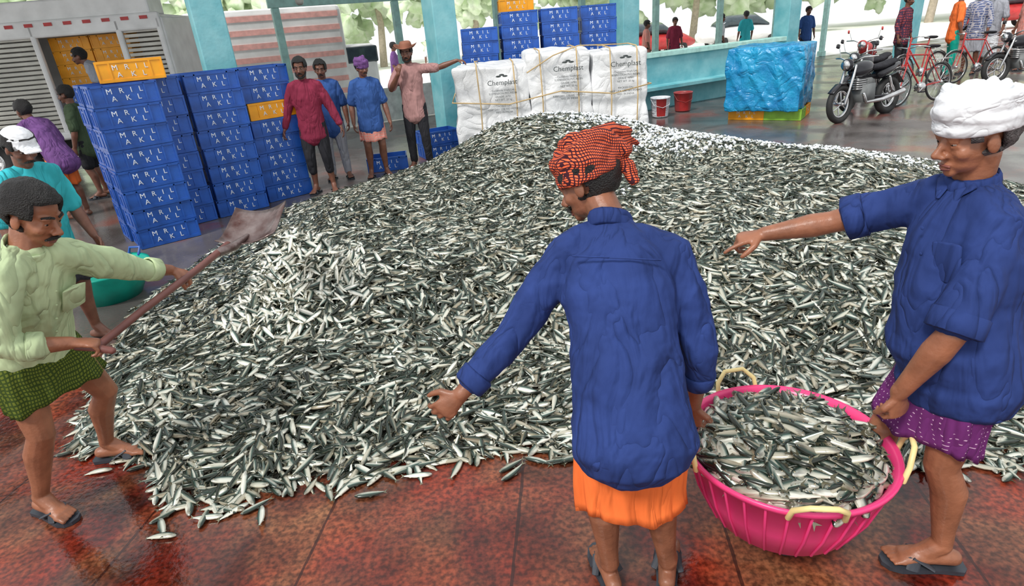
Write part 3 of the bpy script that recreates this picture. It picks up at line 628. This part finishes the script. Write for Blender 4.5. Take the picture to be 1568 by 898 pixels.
def stack(name,x,y,rot,rows,z0=0,yellow=()):
    e=empty(name,(x,y,z0))
    for i in range(rows):
        o=bpy.data.objects.new('crate_%d'%(i+1),CY if i in yellow else CB);COL.objects.link(o);o.parent=e
        o.location=(random.uniform(-.01,.01),random.uniform(-.01,.01),i*.212);o.rotation_euler=(0,0,math.radians(rot+random.uniform(-2,2)))
    return e
rt=40;cr_,sr_=math.cos(math.radians(rt)),math.sin(math.radians(rt))
def off(x,y,u,v): return (x+u*cr_-v*sr_,y+u*sr_+v*cr_)
p1=off(-3.98,6.33,.33,.22);stack('crate_stack',*p1,rt,8)
p=off(-3.98,6.33,.33,.70);stack('crate_stack',*p,rt,8)
stack('yellow_crate',p1[0],p1[1]+.35,rt-12,1,z0=8*.212,yellow=(0,))
p2=off(-3.53,7.42,.31,.22);stack('crate_stack',*p2,rt,8)
p=off(-3.53,7.42,-.36,.22);stack('crate_stack',*p,rt,8)
p3=off(-3.10,8.0,.29,.22);stack('crate_stack',*p3,rt,8,yellow=(5,))
p=off(-3.10,8.0,-.36,.30);stack('crate_stack',*p,rt,8)
stack('blue_crate',-1.78,9.60,8,1);stack('blue_crate',-1.02,10.35,25,2)
for i,(x,y,n_,yl) in enumerate([(-.2,11.35,9,()),(.5,11.45,10,()),(1.2,11.5,10,()),(.5,12.1,11,(10,)),(-.2,12.0,9,()),(1.9,11.7,10,())]): stack('crate_stack',x,y,4,n_,yellow=yl)
# ------------------------------------------------------------ sack bales
e=empty('sack_bale',(.9,10.1,0))
def bale(x0,x1,y0,y1,z1,nm):
    bm=bmesh.new();box(bm,((x0+x1)/2,(y0+y1)/2,z1/2+.005),(x1-x0,y1-y0,z1));bmesh.ops.subdivide_edges(bm,edges=bm.edges[:],cuts=16,use_grid_fill=True)
    c=V(((x0+x1)/2,(y0+y1)/2,z1/2))
    for v in bm.verts:
        q=V(((v.co.x-c.x)/(x1-x0)*2,(v.co.y-c.y)/(y1-y0)*2,(v.co.z-c.z)/z1*2));k=sum(1 for a in q if abs(a)>.86)
        if k>=2:v.co=c+(v.co-c)*.985
        nn=noise.noise(v.co*2.2)*.07+noise.noise(v.co*6)*.03;d=V((q.x if abs(q.x)>.98 else 0,q.y if abs(q.y)>.98 else 0,q.z if q.z>.98 else 0));v.co+=d*nn
        if abs(q.z)<.06: v.co-=V((d.x,d.y,0))*.03
        if v.co.z<.005:v.co.z=.003
    mk(nm,bm,M['sack'],e,subs=1)
bale(-.62,.56,9.66,10.75,1.38,'sack_1');bale(.50,1.50,9.64,10.75,1.50,'sack_2');bale(1.46,2.34,9.66,10.75,1.46,'sack_3')
CH=text_geo("Chemplast",.105,.002);SM=text_geo("- Cuddalore Vinyls Ltd -\nSUSPENSION PVC RESIN\nGRADE : 6701\nNET WT. 25 kg\n\nPACKED ON\nKEEP DRY  USE NO HOOKS\nMFD. IN INDIA",.040,.002,lsp=1.15)
bm=bmesh.new()
for (x,z) in [(.12,1.14),(1.12,1.26),(1.98,1.26)]:
    r=Matrix.Rotation(math.radians(90),4,'X')
    for dx in (-.05,.0,.05): ell(bm,V((x+dx,9.585,z+.09+.02*(dx==0))),(V((.04,0,0)),V((0,.002,0)),V((0,0,.014))),8,6)
    add_mesh(bm,CH,Matrix.Translation((x,9.585,z))@r,0);add_mesh(bm,SM,Matrix.Translation((x,9.585,z-.27))@r,0)
mk('sack_print',bm,M['print'],e,smooth=False)
bm=bmesh.new()
for (x,zz) in [(-.25,1.41),(.30,1.41),(.7,1.53),(1.25,1.53),(1.75,1.49),(2.15,1.49)]:
    tube(bm,[(x,9.60,.02),(x+.02,9.60,.8),(x,9.60,zz-.03),(x,9.65,zz+.01),(x-.03,10.1,zz+.03),(x,10.76,zz)],[.010]*6,6)
tube(bm,[(-.66,10.6,.95),(-.66,9.64,.9),(.2,9.59,.82),(1.0,9.58,.95),(1.8,9.59,.85),(2.37,9.6,.95),(2.38,10.6,.9)],[.010]*7,6)
tube(bm,[(.5,9.58,1.25),(.9,9.58,1.46),(1.3,9.75,1.56),(2.1,10.5,1.5)],[.009]*4,6)
mk('ropes',bm,M['rope'],e)
# ------------------------------------------------------------ tarp covered load
tx,ty=5.0,11.45;e=empty('tarp_covered_load',(tx,ty,0));rot=Matrix.Rotation(math.radians(-35),3,'Z')
bm=bmesh.new();box(bm,(0,0,.70),(1.28,1.28,1.08));bmesh.ops.subdivide_edges(bm,edges=bm.edges[:],cuts=30,use_grid_fill=True)
for v in bm.verts:
    k=sum(1 for a in (v.co.x/.64,v.co.y/.64,(v.co.z-.70)/.54) if abs(a)>.93)
    if k>=2:v.co-=V((v.co.x,v.co.y,(v.co.z-.70)))*.02
    q=v.co.copy();r1=1-abs(noise.noise(V((q.x*3+q.z*1.5,q.y*3,q.z*1.2))))*2;r2=1-abs(noise.noise(V((q.x*8,q.y*8-q.z*3,q.z*3+5))))*2
    nn=(max(r1,0)**3)*.05+(max(r2,0)**2)*.022-.03;lo=max(0,.45-q.z)
    v.co+=V((q.x,q.y,(q.z-.70)*.5)).normalized()*(nn+lo*.10*noise.noise(V((math.atan2(q.y,q.x)*4,0,0))))
    v.co=rot@v.co+V((tx,ty,0))
mk('tarp',bm,M['tarp'],e,subs=1)
for i,(u,v_,mm) in enumerate([(-.3,-.22,CY),(.32,-.22,CG),(-.3,.24,CB),(.32,.24,CY)]):
    q=rot@V((u,v_,0));o=bpy.data.objects.new('base_crate_%d'%(i+1),mm);COL.objects.link(o);o.parent=e;o.location=(q.x,q.y-.05,0);o.rotation_euler=(0,0,math.radians(-35));o.scale=(1,1,.9)
# ------------------------------------------------------------ buckets
def bucket(x,y,c):
    bm=bmesh.new();rr=[]
    for (r,z) in [(.01,.01),(.15,.01),(.155,.03),(.185,.36),(.195,.365),(.195,.385),(.18,.385),(.172,.36),(.148,.04),(.01,.04)]:
        rr.append([bm.verts.new((x+math.cos(2*math.pi*k/28)*r,y+math.sin(2*math.pi*k/28)*r,z)) for k in range(28)])
    for i in range(len(rr)-1):
        for k in range(28):
            f=bm.faces.new((rr[i][k],rr[i][(k+1)%28],rr[i+1][(k+1)%28],rr[i+1][k]))
            if i==2 and k%9<5: f.material_index=1
    tube(bm,[(x-.19,y,.35),(x-.15,y-.12,.24),(x,y-.2,.2),(x+.15,y-.12,.24),(x+.19,y,.35)],[.005]*5,6)
    mk('paint_bucket',bm,[c,M['red']])
bucket(3.25,12.4,M['white']);bucket(3.85,12.9,mat('bucket_red_dark',(.35,.05,.05),.4))
# ------------------------------------------------------------ bikes
def wheel(bm,c,ax,R,r,spokes,mi_t=0,mi_s=1):
    ax=V(ax).normalized();u=V((0,0,1));w=ax.cross(u).normalized();c=V(c)
    n0=len(bm.faces);tube(bm,[c+u*math.cos(2*math.pi*k/32)*R+w*math.sin(2*math.pi*k/32)*R for k in range(33)],[r]*33,8,cap=False);setmi(bm,n0,mi_t)
    n0=len(bm.faces);tube(bm,[c+(u*math.cos(2*math.pi*k/32)+w*math.sin(2*math.pi*k/32))*(R-r*1.1) for k in range(33)],[r*.45]*33,6,cap=False)
    for k in range(spokes):
        a=2*math.pi*k/spokes;tube(bm,[c+ax*.03*(-1)**k,c+(u*math.cos(a)+w*math.sin(a))*(R-r)],[.003 if spokes>12 else .012]*2,4)
    tube(bm,[c-ax*.06,c+ax*.06],[.03,.03],10);setmi(bm,n0,mi_s)
def place(root_name,bm,mats,x,y,rotz,lean=0):
    e=empty(root_name,(x,y,0));ob=mk('frame_assembly',bm,mats);ob.parent=e;ob.rotation_euler=(0,0,0);e.rotation_euler=(math.radians(lean),0,math.radians(rotz));return e
def motorbike(x,y,rz,tank='blackp'):
    bm=bmesh.new();wheel(bm,(.65,0,.30),(0,1,0),.26,.05,6);wheel(bm,(-.62,0,.30),(0,1,0),.26,.06,6)
    def T(p,r,mi,n=8):
        n0=len(bm.faces);tube(bm,p,r,n);setmi(bm,n0,mi)
    for s in (1,-1):
        T([(.65,s*.09,.30),(.48,s*.09,.72),(.42,s*.08,.88)],[.022]*3,1);T([(-.62,s*.11,.30),(-.45,s*.12,.62)],[.028,.022],1);T([(-.62,s*.09,.30),(-.05,s*.08,.34)],[.02]*2,2)
        T([(.41,s*.03,.93),(.40,s*.2,1.0),(.30,s*.36,1.0)],[.013]*3,1);T([(.32,s*.26,1.0),(.32,s*.30,1.16)],[.006]*2,1)
        T([(.32,s*.33,1.17),(.31,s*.33,1.21)],[(.05,.02),(.045,.02)],2)
    n0=len(bm.faces);ell(bm,V((.16,0,.80)),(V((.28,0,-.03)),V((0,.14,0)),V((0,0,.13))));setmi(bm,n0,2)
    n0=len(bm.faces);tube(bm,[(-.05,0,.80),(-.35,0,.80),(-.72,0,.86)],[(.13,.05),(.13,.055),(.09,.04)],12,ref=V((0,1,0)));setmi(bm,n0,3)
    n0=len(bm.faces);tube(bm,[(-.30,0,.68),(-.60,0,.74),(-.85,0,.80)],[(.11,.09),(.10,.07),(.05,.04)],12,ref=V((0,1,0)));setmi(bm,n0,2)
    n0=len(bm.faces);box(bm,(.08,0,.42),(.34,.24,.28));box(bm,(.20,0,.56),(.2,.18,.16));setmi(bm,n0,4)
    for i in range(5):
        n0=len(bm.faces);box(bm,(.2,0,.50+i*.035),(.24,.22,.012));setmi(bm,n0,1)
    T([(.25,.14,.42),(.2,.16,.28),(-.2,.18,.28),(-.75,.19,.36)],[.025,.025,.035,.05],1);T([(.44,0,.85),(.2,0,.68),(-.4,0,.66)],[.025]*3,3)
    n0=len(bm.faces);ell(bm,V((.52,0,.90)),(V((.09,0,0)),V((0,.10,0)),V((0,0,.10))));setmi(bm,n0,2);n0=len(bm.faces);ell(bm,V((.565,0,.90)),(V((.055,0,0)),V((0,.08,0)),V((0,0,.08))));setmi(bm,n0,1)
    n0=len(bm.faces);tube(bm,[(.40,0,.52),(.55,0,.62),(.72,0,.62),(.90,0,.50)],[(.06,.012)]*4,10,ref=V((0,1,0)));tube(bm,[(-.45,0,.60),(-.75,0,.66),(-.95,0,.48)],[(.08,.012)]*3,10,ref=V((0,1,0)));setmi(bm,n0,2)
    return place('motorcycle',bm,[M['tyre'],M['chrome'],M[tank],M['black'],M['roof']],x,y,rz,4)
def bicycle(x,y,rz):
    bm=bmesh.new();wheel(bm,(.52,0,.34),(0,1,0),.32,.02,24);wheel(bm,(-.52,0,.34),(0,1,0),.32,.02,24)
    def T(p,r,mi,n=8):
        n0=len(bm.faces);tube(bm,p,r,n);setmi(bm,n0,mi)
    T([(.35,0,.88),(-.18,0,.84)],[.014]*2,2);T([(.36,0,.78),(-.05,0,.30)],[.016]*2,2);T([(-.05,0,.30),(-.22,0,.95)],[.014]*2,2)
    for s in (1,-1):
        T([(-.05,s*.03,.30),(-.52,s*.05,.34)],[.009]*2,2);T([(-.19,s*.02,.82),(-.52,s*.05,.34)],[.008]*2,2);T([(.37,s*.03,.72),(.52,s*.05,.34)],[.010]*2,2)
        T([(.33,0,.98),(.36,s*.2,1.02),(.18,s*.27,.98)],[.011]*3,1)
        T([(-.05,s*.08,.30),(-.05+s*.14,s*.09,.22)],[.009]*2,1);n0=len(bm.faces);box(bm,(-.05+s*.14,s*.14,.22),(.08,.09,.02));setmi(bm,n0,3)
    T([(.38,0,.70),(.33,0,1.0)],[.016]*2,2);n0=len(bm.faces);tube(bm,[(-.36,0,.97),(-.24,0,.98),(-.08,0,.98)],[(.09,.03),(.07,.03),(.02,.02)],12,ref=V((0,1,0)));setmi(bm,n0,3)
    n0=len(bm.faces);tube(bm,[(-.05,-.02,.30),(-.05,.02,.30)],[.09,.09],20);box(bm,(-.55,0,.74),(.38,.13,.015));setmi(bm,n0,1)
    for i,k0 in ((.52,10),(-.52,60)):
        T([(i+math.cos(math.radians(k0+t))*.36,0,.34+math.sin(math.radians(k0+t))*.36) for t in range(0,121,20)],[(.004,.025)]*7,1,6)
    return place('bicycle',bm,[M['tyre'],M['chrome'],M['red'],M['black']],x,y,rz,5)
motorbike(6.25,10.5,207);motorbike(6.9,11.6,215);bicycle(7.75,11.4,200);motorbike(11.0,13.0,185);bicycle(9.2,13.6,200);motorbike(8.6,14.6,230,'red');motorbike(12.4,13.4,190);bicycle(10.4,13.6,190)
# ------------------------------------------------------------ floor
m=bpy.data.materials.new('wet_floor');m.use_nodes=True;nt=m.node_tree;N=nt.nodes;L=nt.links;b=N['Principled BSDF']
tc=N.new('ShaderNodeTexCoord');sp=N.new('ShaderNodeSeparateXYZ');L.new(tc.outputs['Object'],sp.inputs[0])
def noi(s,d=5,v=None,dist=0):
    q=N.new('ShaderNodeTexNoise');q.inputs['Scale'].default_value=s;q.inputs['Detail'].default_value=d;q.inputs['Distortion'].default_value=dist;L.new(v or tc.outputs['Object'],q.inputs['Vector']);return q.outputs['Fac']
def ramp(f,st):
    q=N.new('ShaderNodeValToRGB');q.color_ramp.elements[0].position=st[0][0];q.color_ramp.elements[0].color=(*st[0][1],1);q.color_ramp.elements[1].position=st[-1][0];q.color_ramp.elements[1].color=(*st[-1][1],1)
    for p,c in st[1:-1]:
        z=q.color_ramp.elements.new(p);z.color=(*c,1)
    L.new(f,q.inputs[0]);return q.outputs[0]
def mth(op,a,bv=None,c=None):
    q=N.new('ShaderNodeMath');q.operation=op
    for i,v in enumerate((a,bv,c)):
        if v is None:continue
        if hasattr(v,'default_value') or hasattr(v,'links'): L.new(v,q.inputs[i])
        else:q.inputs[i].default_value=v
    return q.outputs[0]
def mix(f,a,b_,bt='MIX'):
    q=N.new('ShaderNodeMix');q.data_type='RGBA';q.blend_type=bt
    for i,v in ((0,f),(6,a),(7,b_)):
        if isinstance(v,(int,float)):q.inputs[i].default_value=v
        elif isinstance(v,tuple):q.inputs[i].default_value=(*v,1)
        else:L.new(v,q.inputs[i])
    return q.outputs[2]
red=ramp(noi(1.8,9,dist=.4),[(.36,(.026,.004,.003)),(.46,(.09,.010,.006)),(.56,(.18,.021,.009)),(.68,(.24,.040,.016))])
brown=ramp(noi(3,9,dist=.4),[(.36,(.05,.014,.008)),(.50,(.13,.048,.022)),(.66,(.21,.10,.045))])
sx=mth('MULTIPLY',mth('ADD',sp.outputs[0],mth('MULTIPLY',sp.outputs[1],-.12)),1/.86);cell=mth('FLOOR',mth('ADD',sx,.35));wn=N.new('ShaderNodeTexWhiteNoise');wn.noise_dimensions='1D';L.new(mth('ADD',cell,5.0),wn.inputs['W'])
fac=mth('MULTIPLY',mth('ADD',mth('MULTIPLY',wn.outputs['Value'],.4),.45),ramp(noi(1.6,7,dist=.5),[(.40,(.0,.0,.0)),(.56,(1,1,1))]))
c1=mix(fac,red,brown)
grain=ramp(noi(45,9),[(.38,(.35,.35,.35)),(.50,(.95,.95,.95)),(.64,(1.7,1.7,1.7))]);c1=mix(.8,c1,grain,'MULTIPLY')
fr=mth('FRACT',mth('ADD',sx,.35));seam=mth('LESS_THAN',mth('ADD',fr,mth('MULTIPLY',noi(9),.02)),.025);c1=mix(mth('MULTIPLY',seam,.8),c1,(.02,.004,.003))
far=ramp(noi(1.2,7,dist=.5),[(.3,(.06,.052,.05)),(.55,(.13,.115,.11)),(.66,(.20,.075,.06)),(.8,(.17,.15,.14))])
mr=N.new('ShaderNodeMapRange');mr.interpolation_type='SMOOTHSTEP';mr.inputs[1].default_value=3.2;mr.inputs[2].default_value=4.8;L.new(sp.outputs[1],mr.inputs[0])
c=mix(mr.outputs[0],c1,far);L.new(c,b.inputs['Base Color'])
rg=ramp(noi(1.0),[(.42,(.07,.07,.07)),(.62,(.40,.40,.40))]);rn=ramp(noi(1.7,6,dist=.4),[(.47,(.06,.06,.06)),(.57,(.48,.48,.48))]);rr=mix(mr.outputs[0],rn,rg);L.new(rr,b.inputs['Roughness'])
bp=N.new('ShaderNodeBump');bp.inputs['Strength'].default_value=.25;bp.inputs['Distance'].default_value=.006;L.new(noi(40,7),bp.inputs['Height']);L.new(bp.outputs[0],b.inputs['Normal'])
bm=bmesh.new();vs=[bm.verts.new(p) for p in [(-14,-3,0),(20,-3,0),(20,27.3,0),(-14,8.8,0)]];bm.faces.new(vs);mk('floor',bm,m,smooth=False)
bm=bmesh.new();vs=[bm.verts.new(p) for p in [(-90,-40,-.03),(90,-40,-.03),(90,120,-.03),(-90,120,-.03)]];bm.faces.new(vs);mk('ground',bm,mat('sandy_ground_overexposed',(.86,.85,.81),.9,0,.08,.5),smooth=False)  # outside sand coloured near white, glare and haze put into the colour
# ------------------------------------------------------------ shed
rz=math.atan2(.496,.868)
def pillar(x,y,w=.42,h=4.2,mt='cyan',nm='pillar'):
    bm=bmesh.new();box(bm,(0,0,h/2),(w,w,h));box(bm,(0,0,.09),(w+.06,w+.06,.18));mk(nm,bm,M[mt],loc=(x,y,0),rotz=rz,smooth=False,bevel=.015)
for (x,y) in [(-3.95,9.5),(-.82,11.15),(2.7,13.2),(7.15,15.75),(-8.9,6.7),(11.6,18.0)]: pillar(x,y)
def seg(name,a,b_,z0,z1,th,mt):
    a=V((*a,0));b_=V((*b_,0));c=(a+b_)/2;L_=(b_-a).length;bm=bmesh.new();box(bm,(0,0,(z0+z1)/2),(L_,th,z1-z0));mk(name,bm,M[mt],loc=(c.x,c.y,0),rotz=math.atan2((b_-a).y,(b_-a).x),smooth=False,bevel=.01)
seg('wall_back',(2.95,13.35),(6.9,15.5),0,1.05,.18,'cyan');seg('trim_1',(2.95,13.15),(6.9,15.3),.42,.50,.45,'cyan');seg('trim_2',(2.9,13.33),(6.95,15.5),1.05,1.15,.30,'palegreen')
seg('beam_1',(-8.9,6.7),(11.6,18.0),3.9,4.2,.35,'cyan')
for i in range(2,10):
    x=-9+i*2.3;y=11.5+i*2.3*.545;pillar(x,y,.15,2.6,'palegreen','post')
seg('beam_2',(-4.5,13.95),(13,23.5),2.95,3.35,.3,'roof');seg('beam_3',(-4.5,13.9),(13,23.45),2.60,2.76,.12,'palegreen')
seg('wall_left',(-4.3,14.45),(2.2,17.95),0,.75,.15,'concrete')
bm=bmesh.new();vs=[bm.verts.new(p) for p in [(-9.0,7.0,4.25),(12,18.6,4.25),(10,23.5,3.4),(-11,12,3.4)]];bm.faces.new(vs);mk('ceiling',bm,M['roof'],smooth=False,solid=.04)
bm=bmesh.new();tube(bm,[(-3.2,11.6,4.1),(-3.2,11.6,3.0)],[.01,.01],6);tube(bm,[(-3.2,11.6,3.0),(-3.2,11.6,2.85),(-3.2,11.6,2.55)],[.06,.10,.07],14);mk('hanging_lamp',bm,M['shutter'])
# ------------------------------------------------------------ truck
def truck(x,y,rot):
    e=empty('delivery_truck',(x,y,0));e.rotation_euler=(0,0,math.radians(rot))
    def add(nm,bm,mt,**k):
        o=mk(nm,bm,mt,**k);o.parent=e
    bm=bmesh.new();W_,D_,z0,z1=4.2,2.2,.75,2.50
    box(bm,(0,D_/2,z0),(W_,D_,.12));box(bm,(0,D_/2,z1),(W_,D_,.08));box(bm,(0,D_,(z0+z1)/2),(W_,.06,z1-z0));box(bm,(-W_/2,D_/2,(z0+z1)/2),(.06,D_,z1-z0));box(bm,(W_/2,D_/2,(z0+z1)/2),(.06,D_,z1-z0))
    box(bm,(0,0,z1-.06),(W_,.1,.26));box(bm,(0,-.01,z0+.02),(W_,.12,.12));
    for xx in (-2.06,-1.15,.12,1.42,2.06): box(bm,(xx,0,(z0+z1)/2),(.09,.1,z1-z0))
    box(bm,(0,.35,z1+.20),(W_*.94,.7,.32));add('body',bm,M['truck'],smooth=False,bevel=.05)
    bm=bmesh.new()
    for (a,b_) in ((-2.02,-1.2),(-1.1,.07),(1.47,2.02)):
        for k in range(21): box(bm,((a+b_)/2,.02,z0+.1+k*.073),(b_-a,.03,.055))
    add('roller_shutter',bm,M['shutter'],smooth=False,bevel=.008)
    bm=bmesh.new();box(bm,(0,D_/2,z0-.18),(W_*.95,.9,.2));add('chassis',bm,M['dark'],smooth=False)
    bm=bmesh.new()
    for xx in (-1.3,1.4):
        for yy in (.15,1.95): wheel(bm,(xx,yy,.42),(0,1,0),.32,.13,8)
    add('wheels',bm,[M['tyre'],M['chrome']])
    bm=bmesh.new()
    for k in range(14): box(bm,(-1.9+k*.29,-.06,z1+.0),(.12,.01,.05))
    add('reflector_strip',bm,M['red'],smooth=False)
    k=0
    for i in range(2):
        for j in range(7):
            o=bpy.data.objects.new('load_crate_%d'%k,CY);COL.objects.link(o);o.parent=e;o.location=(.46+i*.64,.55,z0+.07+j*.212);k+=1
    for j in range(3):
        o=bpy.data.objects.new('load_crate_%d'%k,CB);COL.objects.link(o);o.parent=e;o.location=(.46,.25,z0+.07+j*.212);o.scale=(.8,.8,1);k+=1
truck(-7.5,10.9,8)
person('man_in_pale_shirt',{q:(v+V((0,0,.72)) if q not in('hf','hu','Lt','Rt','Lhn','Rhn') else v) for q,v in stand((-6.2,10.75),200,1.5,lean=.35).items()},'skin3',.013,'grey',(.9,.9),('trousers','black',1.2),'hair',sandals=False)
e=empty('striped_van',(-5.6,16.6,0));e.rotation_euler=(0,0,math.radians(25));bm=bmesh.new()
box(bm,(0,0,1.6),(3.6,1.7,2.2));box(bm,(2.1,0,1.15),(.9,1.6,1.2));o=mk('body',bm,M['truck'],smooth=False,bevel=.12);o.parent=e
bm=bmesh.new()
for k in range(7): box(bm,(0,-.86,.7+k*.30),(3.4,.02,.12))
o=mk('stripes',bm,M['pinkstripe'],smooth=False);o.parent=e
bm=bmesh.new();box(bm,(2.15,0,1.5),(.84,1.64,.4));o=mk('windows',bm,M['glass'],smooth=False,bevel=.05);o.parent=e
bm=bmesh.new()
for xx in (-1.1,1.8):
    for yy in (-.75,.75): wheel(bm,(xx,yy,.35),(0,1,0),.26,.1,8)
o=mk('wheels',bm,[M['tyre'],M['chrome']]);o.parent=e
# ------------------------------------------------------------ distance
def tree(x,y,h,s):
    e=empty('tree',(x,y,0));bm=bmesh.new();tube(bm,[(x,y,0),(x+.2,y,h*.5),(x,y+.2,h*.9)],[.25,.2,.12],8);mk('trunk',bm,M['trunk'],e)
    bm=bmesh.new()
    for k in range(60):
        c=V((x+random.gauss(0,s*.5),y+random.gauss(0,s*.4),h+random.gauss(0,s*.3)));r=random.uniform(.15,.35)*s*.6
        vs=bmesh.ops.create_icosphere(bm,subdivisions=3,radius=r,matrix=Matrix.Translation(c))['verts']
        for v in vs: v.co+=(v.co-c)*(noise.noise(v.co*2.2)*.9+noise.noise(v.co*6)*.5)
    mk('foliage',bm,M['leaf'],e)
for (x,y,h,s) in [(-14,38,4.5,4),(-7,42,5,5),(-1,40,4.5,4),(6,44,5.5,5),(13,42,5,5),(20,44,5,5),(27,40,5,5),(-22,36,5,5),(34,44,5,5)]: tree(x,y,h,s)
def car(x,y,rot,c):
    e=empty('parked_car',(x,y,0));e.rotation_euler=(0,0,math.radians(rot));bm=bmesh.new()
    tube(bm,[(-2,0,.62),(-1.6,0,.66),(0,0,.68),(1.5,0,.66),(2,0,.55)],[(.7,.26),(.82,.36),(.84,.38),(.82,.34),(.7,.22)],20,ref=V((0,1,0)));n0=len(bm.faces)
    tube(bm,[(-1.3,0,1.0),(-.9,0,1.2),(.4,0,1.22),(1.0,0,.98)],[(.62,.2),(.66,.27),(.66,.27),(.6,.1)],20,ref=V((0,1,0)));setmi(bm,n0,1)
    o=mk('body',bm,[c,M['glass']]);o.parent=e;bm=bmesh.new()
    for xx in (-1.25,1.25):
        for yy in (-.7,.7): wheel(bm,(xx,yy,.32),(0,1,0),.24,.09,6)
    o=mk('wheels',bm,[M['tyre'],M['chrome']]);o.parent=e
car(7,29,20,M['red']);car(12,31,0,M['truck']);car(-9,28,-10,M['shutter']);car(23,29,0,M['red'])
for k,(x,y,c) in enumerate([(-1.6,21,'teal'),(-.2,22,'red'),(.9,22,'orange'),(5.0,21,'pink'),(6.2,22,'maroon'),(-3.0,20,'violet'),(3.2,20.5,'orange'),(9,23,'teal'),(7.4,21,'white'),(-2.2,24,'white'),(10.2,21,'blueshirt')]):
    person('bystander',stand((x,y),random.choice((-90,90,0,180)),1.68),'skin3',.02,c,(.9,.9),('trousers','black',.1),'hair')
# ------------------------------------------------------------ light, world, camera
w=bpy.data.worlds.new('World');scene.world=w;w.use_nodes=True;nt=w.node_tree;bg=nt.nodes['Background']
bg.inputs[0].default_value=(.96,.98,1,1);bg.inputs[1].default_value=1.05
s=bpy.data.lights.new('sun','SUN');s.energy=2.7;s.angle=math.radians(12);s.color=(1,.97,.92);so=bpy.data.objects.new('sun',s);COL.objects.link(so);so.rotation_euler=(math.radians(30),math.radians(-28),0)
f=927.;th=math.radians(24);r=math.radians(4.85)
cam=bpy.data.cameras.new('camera');cam.sensor_width=36;cam.lens=36*f/1568;cam.clip_start=.05;cam.clip_end=400
co=bpy.data.objects.new('camera',cam);COL.objects.link(co);scene.camera=co
R0=V((1,0,0));U0=V((0,math.sin(th),math.cos(th)));F=V((0,math.cos(th),-math.sin(th)))
Ri=R0*math.cos(r)-U0*math.sin(r);Ui=R0*math.sin(r)+U0*math.cos(r);B=-F
co.matrix_world=Matrix(((Ri.x,Ui.x,B.x,0),(Ri.y,Ui.y,B.y,0),(Ri.z,Ui.z,B.z,1.95),(0,0,0,1)))
